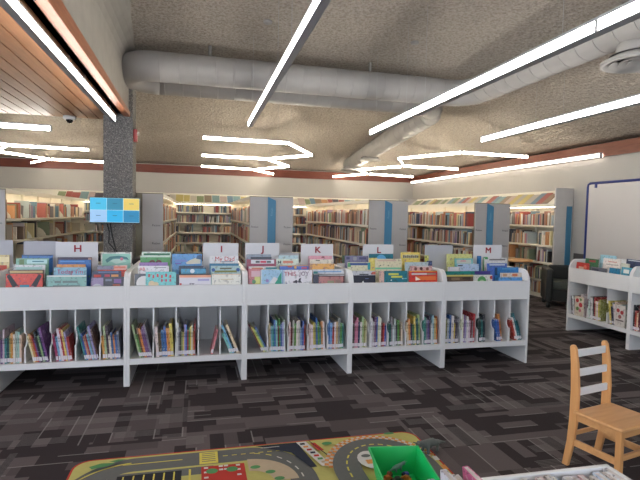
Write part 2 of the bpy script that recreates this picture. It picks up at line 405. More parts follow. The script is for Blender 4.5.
# ------------------------------------------------------------------ television
tv = empty('television', (-1.145, 7.47, 1.33)); tag(tv, 'small flat television with six coloured tiles, mounted on grey pillar', 'television')
MB().box(-.335, .335, -.02, .03, 0, .37).build('case', plain('tv_black', (18, 18, 20), .3), tv, bevel=.004)
MB().box(-.06, .06, .03, .13, .1, .28).build('bracket', MATS['tv_black'], tv)
tiles = [(70, 178, 214), (52, 132, 160), (214, 190, 96), (150, 190, 226), (46, 168, 216), (40, 128, 170)]
tm = [emit('tile_%d' % i, c, .36) for i, c in enumerate(tiles)]+[emit('screen_grid', (170, 210, 225), .45)]
scr = MB().box(-.327, .327, -.0215, -.0203, .018, .362).build('screen', tm[6], tv)
for i in range(6):
    cx0 = -.325+.2185*(i % 3); cz0 = .193 if i < 3 else .022
    MB().box(cx0, cx0+.212, -.0228, -.0216, cz0, cz0+.166).build('screen_tile', tm[i], scr)
    cx0 += .106; cz0 += .09
    MB().box(cx0-.03, cx0+.03, -.0236, -.023, cz0-.003, cz0+.004).build('tile_icon', emit('tile_icon', (40, 96, 124), .3), scr)
for k, (dx, lab) in enumerate([(0, 'left of two dark cables hanging below the television'), (.045, 'right of two dark cables hanging below the television')]):
    tag(MB().tube([(-1.27+dx, 7.57, 1.33), (-1.24+dx*.6, 7.57, 1.2), (-1.25+dx*1.6, 7.57, 1.05), (-1.17+dx*.4, 7.57, .95), (-1.13+dx, 7.57, .7), (-1.15+dx, 7.57, .3)], .008, 8).build('cable', MATS['tv_black']), lab, 'cable')

# ------------------------------------------------------------------ library shelving
def shelf_range(name, x0, x1, y0, y1, label, side_both=True, sign=None, panel=None, letters=None, flag_right=False):
    """double sided run of steel shelving along Y"""
    xc = (x0+x1)/2; root = empty(name, (xc, y0, 0)); tag(root, label, 'bookshelf', 'steel book ranges between the aisles')
    hw = (x1-x0)/2; L = y1-y0
    MB().box(-hw, hw, .02, L, 1.765, 1.80).box(-hw, -hw+.01, .03, L, 1.74, 1.765).box(hw-.01, hw, .03, L, 1.74, 1.765).build('canopy', CREAM, root)
    MB().box(-.02, .02, .03, L, .05, 1.76).build('back_panel', CREAM, root)
    for z in (.09, .34, .68, 1.02, 1.36):
        s = MB(); s.box(-hw+.01, -.02, .03, L, z-.034, z); s.box(.02, hw-.01, .03, L, z-.034, z); s.build('shelf', CREAM, root)
    MB().box(-hw+.03, hw-.03, .04, L, 0, .066).build('kick_plate', CREAM, root)
    n = 6
    for i in range(1, n+1):
        y = L*i/n; MB().box(-hw+.03 if i == n else -.05, hw-.03 if i == n else .05, y-.012, y+.0, .05, 1.765).build('upright', CREAM, root)
    for sx in (-1, 1):
        xa, xb = sorted((sx*(hw-.05), sx*(hw-.03)))
        MB().box(xa, xb, .06, L-.04, 1.757, 1.7645).build('shelf_light', SHELFLED, root)
    MB().box(-hw, hw, 0, .025, 0, 1.80).build('end_frame', OLIVE, root)
    pl, pr = panel if panel else (-hw+.0, hw-.0)
    epn = MB().box(pl, pr, -.018, 0, 0, 1.785).build('end_panel', GREYP, root, bevel=.003)
    if sign is not None:
        fl = MB(); fl.prism([(sign-.065, 0.95), (sign+.065, 0.95), (sign+.065, 1.735), (sign-.065, 1.79)], -.035, -.0185, 'Y')
        bsg = fixn(fl.build('blue_sign', BLUESIGN, root))
        text_obj('sign_text', 'Fiction', .05, plain('pale_lettering', (120, 170, 196), .5), bsg, Matrix.Translation((sign, -.036, 1.55)) @ FACE_FRONT @ Matrix.Rotation(R(90), 4, 'Z'))
    for zz in (1.30, 1.02):
        for xx in ((pl+.08, pr-.09) if sign is not None else (pr-.1,)):
            text_obj('shelf_label', 'Fiction', .045, DARKTXT, epn, Matrix.Translation((xx, -.019, zz)) @ FACE_FRONT)
    return root
Y0, Y1 = 8.0, 13.2
RANGES = [(-3.42, -2.71, 'grey ended bookshelf run at the far left edge of picture', None, None),
          (-1.28, -.53, 'grey ended bookshelf run behind the pillar with television', None, (.07, .375)),
          (.81, 1.52, 'grey ended bookshelf run with blue sign, standing behind J sign', 0.0, None),
          (2.85, 3.57, 'grey ended bookshelf run with blue sign, standing behind L sign', -.01, None),
          (4.89, 5.61, 'grey ended bookshelf run with blue sign, standing behind M sign', -.06, None)]
for x0, x1, lab, sg, pn in RANGES: shelf_range('library_bookshelf', x0, x1, Y0, Y1, lab, sign=sg, panel=pn)

def wall_shelf(name, frame, L, zs, ztop, label, depth=.38):
    """single sided wall shelving; local x runs along the wall, local y points into the wall"""
    root = empty(name, frame.translation); root.matrix_world = frame; tag(root, label, 'bookshelf')
    MB().box(0, L, depth-.02, depth, .05, ztop).build('back_panel', CREAM, root)
    for z in zs: MB().box(.01, L-.01, .01, depth-.02, z-.036, z).build('shelf', CREAM, root)
    n = max(1, round(L/.92))
    for i in range(n+1):
        x = L*i/n; MB().box(max(0, x-.012), min(L, x+.012), .0 if i in (0, n) else depth-.06, depth, 0, ztop if i in (0, n) else ztop-.02).build('upright', GREYP if i in (0, n) else CREAM, root)
    MB().box(.05, L-.05, .03, .05, zs[-1]-.044, zs[-1]-.0365).build('shelf_light', SHELFLED, root)
    d = MB(); d.prism([(.0, zs[-1]), (.02, zs[-1]), (depth-.03, ztop-.03), (depth-.03, ztop), (depth-.05, ztop-.02), (0, zs[-1]+.02)], .015, L-.015, 'X')
    fixn(d.build('sloping_display', CREAM, root))
    MB().box(0, L, .02, depth, 0, .05).build('kick_plate', CREAM, root)
    return root
ZR = [.08, .36, .70, 1.03, 1.41, 1.80]; ZBK = [.10, .38, .66, .95, 1.24, 1.53, 1.80]
rM = Matrix.Translation((6.5, 14.65, 0)) @ Matrix.Rotation(R(-90), 4, 'Z')        # local x -> -Y, local y -> +X
ws = wall_shelf('wall_bookshelf', rM, 14.65-7.9, ZR, 2.10, 'long cream bookshelf against right wall, behind the black armchair', .39)
MB().box(6.75, 6.77, .0, .39, 0, 2.12).build('end_panel', plain('pale_end_panel', (205, 202, 200), .5), ws, bevel=.002)
MB().box(6.77, 6.785, .25, .36, .3, 1.78).build('blue_sign', BLUESIGN, ws)
bM = Matrix.Translation((-6.0, 14.68, 0))
bs = wall_shelf('wall_bookshelf', bM, 12.4, ZBK, 2.08, 'long cream bookshelf across back wall, seen down the aisles', .40)

# ------------------------------------------------------------------ the mass of books on the far shelves
PAL_L = [(226, 220, 206), (196, 186, 170), (140, 66, 66), (176, 130, 112), (70, 80, 104), (48, 46, 50), (128, 126, 130), (214, 202, 156), (110, 140, 160), (214, 160, 116), (136, 150, 126), (232, 230, 224), (176, 158, 142), (186, 112, 104), (150, 132, 160), (116, 94, 82), (206, 196, 196), (184, 196, 200), (222, 206, 180), (160, 110, 70)]
PAL_B = [(206, 198, 184), (166, 92, 82), (200, 184, 116), (110, 140, 160), (136, 150, 112), (190, 146, 106), (96, 92, 98), (196, 176, 168), (130, 160, 164), (180, 176, 168), (150, 130, 110)]
far = MB(); FM = [ink(c) for c in PAL_L+PAL_B]
def far_row(M, L, z, hmax, depth, fill=.9, dark=0, gapp=.02):
    x = .03
    while x < L-.05:
        if random.random() < gapp: x += random.uniform(.06, .3); continue
        t = random.uniform(.018, .05); h = hmax*random.uniform(.62, .93)
        ci = random.randrange(len(PAL_L))
        if dark and random.random() < .5: ci = random.choice((4, 5, 6, 15, 2, 8))
        a = 0 if random.random() < .93 else R(8)
        far.box(0, t-.002, random.uniform(.015, .04), depth, 0, h, ci, M @ Matrix.Translation((x, 0, z)) @ Matrix.Rotation(a, 4, 'Y'))
        x += t+(.03 if a else 0)
def face_M(x, y, rz): return Matrix.Translation((x, y, 0)) @ Matrix.Rotation(rz, 4, 'Z')
for x0, x1, *_ in RANGES:
    left = face_M(x0+.01, Y1, R(-90))    # local y into +X, x runs to -Y (faces -X)
    right = face_M(x1-.01, Y0, R(90))    # local y -> -X, x -> +Y (faces +X)
    for z in (.09, .34, .68, 1.02, 1.36):
        if x0 > -1: far_row(left, Y1-Y0-.06, z+.001, .31, .25, gapp=.015)
        if x0 < 4: far_row(right @ Matrix.Translation((.05, 0, 0)), Y1-Y0-.1, z+.001, .31, .25, gapp=.30 if x0 < -3 else .02)
for z in ZR[:-1]: far_row(rM, 6.7, z+.001, .30, .24, gapp=.03)
for z in ZBK[:-1]: far_row(bM @ Matrix.Translation((2.2, 0, 0)), 10.2, z+.001, .25, .25, dark=1, gapp=.06)
def display(M, L, z0, z1, depth):
    x = .05; sl = math.atan2(z1-z0, depth)
    while x < L-.2:
        w = random.uniform(.14, .22); h = random.uniform(.29, .35)
        far.box(0, w, -.012, 0, 0, h, len(PAL_L)+random.randrange(len(PAL_B)), M @ Matrix.Translation((x, .012, z0+.03)) @ Matrix.Rotation(sl-R(90), 4, 'X'))
        x += w+random.uniform(.002, .015)
display(rM, 6.6, 1.80, 2.08, .34); display(bM @ Matrix.Translation((2.2, 0, 0)), 10.1, 1.80, 2.06, .36)
tag(far.build('library_books', FM), 'masses of upright books filling the cream shelves in background', 'book', kind='stuff')
# cream book supports along the left aisle
for i, (y, z) in enumerate([(8.25, 1.36), (8.75, 1.36), (9.5, 1.36), (10.2, 1.36), (11.2, 1.36), (12.2, 1.36), (8.5, 1.02), (9.2, 1.02), (10.0, 1.02), (11.0, 1.02)]):
    m = MB(); m.prism([(0, 0), (.14, 0), (.13, .05), (.08, .12), (.03, .155), (0, .16)], 0, .008, 'Y')
    m.box(0, .14, 0, .09, 0, .003)
    o = fixn(m.build('book_support', CREAM, loc=(-2.865, y, z+.001)))
    row = 'upper' if z > 1.2 else 'second'
    tag(o, '%s cream book support from the near end on %s shelf of left aisle' % (['first', 'second', 'third', 'fourth', 'fifth', 'sixth', 'first', 'second', 'third', 'fourth'][i], row), 'book support', 'cream book supports in left aisle')

# ------------------------------------------------------------------ browser units (low white double sided book bins)
UW, UD, TH = 1.0, 1.2, .025
ZF0, ZF1, ZS, ZT = .68, .87, .24, .985
def side_profile():
    r = .10; p = [(0, 0), (0, ZT-.19)]
    for i in range(0, 9):
        a = R(180-90*i/8); p.append((r+.03*0+r*math.cos(a)*1.0, ZT-r*1.5+r*1.5*math.sin(a)))
    q = [(UD-a, b) for a, b in reversed(p)]
    return p+q
def divider_profile():
    pts = [(.02, ZS), (.02, .36)]
    for i in range(0, 9):
        a = R(-90+180*i/8); pts.append((.02+.055*math.cos(a), .43+.06*math.sin(a)))
    pts += [(.02, .50), (.02, ZF0), (.56, ZF0+.02), (.56, ZS)]
    return pts
SIDE, DIV = side_profile(), divider_profile()
def browser_unit(M, ncomp, label, UW=UW):
    root = empty('book_browser', M.translation); root.matrix_world = M
    tag(root, label, 'book bin', 'low white browser units')
    for x in (0, UW-TH):
        fixn(MB().prism(SIDE, x, x+TH, 'X').build('side_panel', WHITE, root, bevel=.003))
    for y in (0, UD-.02):
        MB().box(TH, UW-TH, y, y+.02, ZF0, ZF1).build('front_panel', WHITE, root)
    MB().box(TH, UW-TH, 0, UD, ZS-.05, ZS).build('bottom_shelf', WHITE, root)
    MB().box(TH, UW-TH, .585, .615, ZS, 1.0).build('centre_panel', WHITE, root)
    b = MB(); b.prism([(.02, .70), (.585, .85), (.585, .865), (.02, .715)], TH, UW-TH, 'X'); b.prism([(UD-.02, .70), (UD-.02, .715), (.615, .865), (.615, .85)], TH, UW-TH, 'X')
    fixn(b.build('bin_floor', WHITE, root))
    step = (UW-2*TH)/ncomp
    for i in range(1, ncomp):
        x = TH+step*i; fixn(MB().prism(DIV, x-.006, x+.006, 'X').build('divider', WHITE, root))
    return root
UNITS = {}
JX = -.585
names = ['F', 'A', 'B', 'C', 'D', 'E']
ulab = {'F': 'white book browser unit cut off by the left edge of picture', 'A': 'white book browser unit under the H sign',
        'B': 'white book browser unit under the I sign', 'C': 'white book browser unit under both the J and K signs',
        'D': 'white book browser unit under the L sign', 'E': 'white book browser unit under the M sign, right end of the row'}
for i, n in enumerate(names):
    M = Matrix.Translation((JX-2+i-(.022 if n == 'E' else 0), 4.41, 0)); UNITS[n] = M; browser_unit(M, 5, ulab[n], .978 if n in 'DE' else 1.0)
GM = Matrix.Translation((4.93, 5.67, 0)) @ Matrix.Rotation(R(-90), 4, 'Z')
HM = Matrix.Translation((4.93, 4.67, 0)) @ Matrix.Rotation(R(-90), 4, 'Z')
browser_unit(GM, 3, 'white book browser unit in front of whiteboard, farther of the two')
browser_unit(HM, 3, 'white book browser unit cut off by the right edge of picture')

# ------------------------------------------------------------------ books
def spine_book(M, t, h, d, col, label, group, sticker=True):
    m = MB(); c = .002
    m.box(0, t, 0, .003, 0, h); m.box(0, c, .003, d, 0, h); m.box(t-c, t, .003, d, 0, h)
    o = m.build('book', printed(col, len(bpy.data.objects))); o.matrix_world = M
    tag(o, label, 'book', group)
    MB().box(c, t-c, .003, d-.004, .003, h-.004).build('pages', PAGES, o)
    if sticker: MB().box(.0004, t-.0004, -.0006, 0, .012, .045).build('spine_label', LABELP, o)
    return o
def cname(c):
    r, g, b = c; mx, mn = max(c), min(c); L = (mx+mn)/2
    if mx-mn < 26: return 'white' if L > 195 else 'light grey' if L > 150 else 'grey' if L > 95 else 'dark grey' if L > 50 else 'black'
    import colorsys
    h = colorsys.rgb_to_hls(r/255, g/255, b/255)[0]*360; sat = (mx-mn)/mx
    if sat < .3 and L > 175: return 'cream' if h < 70 or h > 330 else 'pale green' if h < 180 else 'pale blue'
    n = 'red' if h < 12 or h > 345 else 'orange' if h < 38 else 'yellow' if h < 62 else 'green' if h < 160 else 'teal' if h < 195 else 'blue' if h < 250 else 'purple' if h < 300 else 'pink'
    if n == 'orange' and L < 125: n = 'brown'
    if n == 'orange' and sat < .45: n = 'tan'
    if n == 'yellow' and L < 140: n = 'olive'
    if n == 'red' and L > 150: n = 'pink'
    return ('dark ' if L < 62 else 'pale ' if L > 190 else '')+n
ORD = ['first', 'second', 'third', 'fourth', 'fifth', 'sixth', 'seventh', 'eighth', 'ninth', 'tenth', 'eleventh', 'twelfth', 'thirteenth', 'fourteenth']
UN = {'A': 'the H unit', 'B': 'the I unit', 'C': 'the J and K unit', 'D': 'the L unit', 'E': 'the M unit', 'G': 'unit before whiteboard', 'K': 'unit at right edge', 'F': 'unit at left edge'}
CN = ['leftmost', 'second', 'middle', 'fourth', 'rightmost']
CN3 = ['left', 'middle', 'right']
# colours
W=(222,220,216); LG=(178,178,184); GY=(128,128,134); DG=(72,72,80); BK=(30,30,36); CR=(226,210,180); PK=(214,110,140); PP=(216,180,190); MG=(170,50,100); RD=(186,44,44); DR=(112,28,36)
OR=(224,132,52); TN=(200,160,110); YL=(232,204,80); OL=(150,146,80); GN=(80,150,70); LGN=(160,200,130); DGN=(30,70,52); TL=(40,140,140); DT=(24,84,96); LT=(130,190,196); BL=(50,100,180); LB=(110,170,220); NV=(30,38,84); PU=(110,70,130); LV=(160,160,206); BR=(96,60,40)
COMP = {
 'A': [([PU, PP, TL, DT, OL, OR, W, LG, LT, CR], 0, 0), ([CR, OR, RD, PU, BK, LGN, NV, PU], -13, 0), ([MG, LB, W, RD, YL, LV, RD], -9, 0), ([TL, BL, TN, RD, LB, GY, LV, BR], -13, 0), ([OR, LGN, DG, CR, BL, OR, BL, GY], -5, 0)],
 'B': [([LGN, GN, BR, OR, PU, PU, GY], -13, 0), ([W, BR, BL, BL, OR, YL], -4, 0), ([W, GY, BK, OL, YL, LV, BL, RD, GN, YL, W, OR, RD], 0, 0), ([PK], 12, 1), ([LT, LB, BK, CR], -22, .35)],
 'C': [([DR, YL, LGN, BL], -27, 0), ([TN, LB, TL, BL, LT, DR, GN, BL, LV, W], -2, 0), ([PP, DR, LG, GN, W, LG, LB, BL, RD], 0, 0), ([PP, W, YL, OL, BL, GN, TL, OR, W], -2, 0), ([BL, LB, RD, W, TN, GY, GN, TL], 0, .0)],
 'D': [([DG, PK, PK, NV, W, LGN, OL, CR], 0, 0), ([W, LG, PU, BL, CR, W, DR, RD, BL], 0, 0), ([DT, GY, W, LG, DG, GN, BR, CR], -2, 0), ([CR, OR, NV, GN, YL, DT, LGN], -4, 0), ([TL, GY, PU, DG, W, LT, TN, OR], -2, 0)],
 'E': [([OL, LG, BL, W, YL, DG, GY], 0, 0), ([W, PU, LV, W, PP, DR, GY, RD], 0, 0), ([DGN, TL, BK], -3, 0), ([BL, BL, OR], -9, 0), ([RD, W, TL, DT], -17, 0)],
 'G': [([BK, W, GY, CR, RD, LG, GN, W, PP], -7, 0), ([W, LG, W, DG, RD, CR, W, YL, OL], -3, 0), ([YL, NV, GY, W, CR, PP, RD, LG, W], -8, 0)],
 'K': [([BK, RD, CR, DR], 0, 0), ([W, BL, YL], 0, 0), ([GN, W], 0, 0)],
 'F': [([W, BL], 0, 0), ([RD, GN, W], 0, 0), ([LB, YL], 0, 0), ([W, TL, PK, BL], 0, 0), ([LV, OR, W, DT, GN, RD], 0, 0)],
}
UM = dict(UNITS); UM['G'] = GM; UM['K'] = HM
for u, comps in COMP.items():
    nc = len(comps); step = ((.978 if u in 'DE' else UW)-2*TH)/nc
    for ci, (cols, lean, off) in enumerate(comps):
        xl = TH+step*ci+.008; w = step-.016; n = len(cols); a = R(lean)
        room = w-abs(math.sin(a))*.22
        t = min(.026, room/n*math.cos(a)); ts = [t*random.uniform(.72, 1.0) for _ in cols]
        if u in 'G': ts = [v*1.05 for v in ts]
        hs = [random.uniform(.20, .30) for _ in cols]
        x = xl+(hs[0]*abs(math.sin(a)) if lean < 0 else 0)+off*max(0, room-sum(ts))
        if lean > 0: x = xl+w-sum(ts)-.235*math.sin(a)-.005
        for i, (c, tt, hh) in enumerate(zip(cols, ts, hs)):
            gm = sum(c)/3*.6+36; c2 = tuple(max(0, min(255, int(v*.76+gm*.24+random.uniform(-10, 10)))) for v in c)
            lift = tt*math.sin(a) if a > 0 else 0
            d = random.uniform(.02, .034)
            dep = .30 if u not in 'F' else .2
            LM = UM[u] @ Matrix.Translation((x, d, ZS+.001+lift)) @ Matrix.Rotation(a, 4, 'Y')
            cn = CN3[ci] if nc == 3 else CN[ci]
            lab = '%s book spine, %s from left, %s compartment of %s' % (cname(c2), ORD[i], cn, UN[u])
            spine_book(LM, tt, hh, min(dep, hh*.85), c2, lab, 'books standing in the lower compartments')
            x += tt/math.cos(a)+.0006
# larger face-out looking books in the right hand unit
# ---- books standing cover-forward in the bins
def bin_floor_z(dy): return .715+(dy-.02)*(.15/.565)
def cover_mat(col, seed):                       # glossy cover with a soft mottled illustration
    k = 'mottled_%d_%d_%d' % tuple(col)
    if k in MATS: return MATS[k]
    m, nt, b = new_mat(k); c = s2l(col); g = sum(c[:3])/3
    dk = tuple(v*.55 for v in c[:3])+(1,); lt = tuple(v*.6+.4*min(1, g*1.6) for v in c[:3])+(1,); sh = (c[1]*.8, c[2]*.8, c[0]*.8, 1)
    f = noise(nt, coords(nt), 26+seed % 17, 4, .65)
    nt.links.new(ramp(nt, f, [(.30, sh), (.38, dk), (.46, c), (.60, c), (.70, lt)]), b.inputs['Base Color']); b.inputs['Roughness'].default_value = .32
    MATS[k] = m; return m
def cover_book(M, w, h, t, col, label, art=(), solid=True, group='cover forward books in the top bins'):
    """local: x width, y thickness backwards, z height; front cover at y=0"""
    m = MB(); m.box(0, w, 0, .0025, 0, h); m.box(0, w, t-.0025, t, 0, h); m.box(0, .003, .0025, t-.0025, 0, h)
    o = m.build('book', cover_mat(col, int(w*1000))); o.matrix_world = M; tag(o, label, 'book', group)
    MB().box(.003, w-.004, .0025, t-.0025, .003, h-.004).build('pages', PAGES, o)
    mats = []; pm = MB(); lay = 0
    for a in art:
        if a[0] == 't': continue
        mm = ink(a[-1]); 
        if mm not in mats: mats.append(mm)
        k = mats.index(mm); lay += 1; y = -.0004*lay
        if a[0] == 'r': pts = [(a[1], a[2]), (a[3], a[2]), (a[3], a[4]), (a[1], a[4])]
        elif a[0] == 'p': pts = a[1]
        elif a[0] == 'c': pts = [(a[1]+a[3]*math.cos(q*PI/8)/110/w, a[2]+a[3]*math.sin(q*PI/8)) for q in range(16)]
        P = [(max(0, min(1, u))*w, h-min(max(v, 0)/110, h)) for u, v in pts]
        pm.prism(P, y, 0, 'Y', k)
    if mats: fixn(pm.build('cover_picture', mats, o))
    for a in art:
        if a[0] == 't':
            text_obj('title', a[1], a[4]/110, ink(a[5]), o, Matrix.Translation((a[2]*w, -.0004*(lay+2), h-a[3]/110)) @ FACE_FRONT)
    return o
B_ = 'in the bin of '
def arts(kind, c):                                 # small printed details seen on the covers
    pass
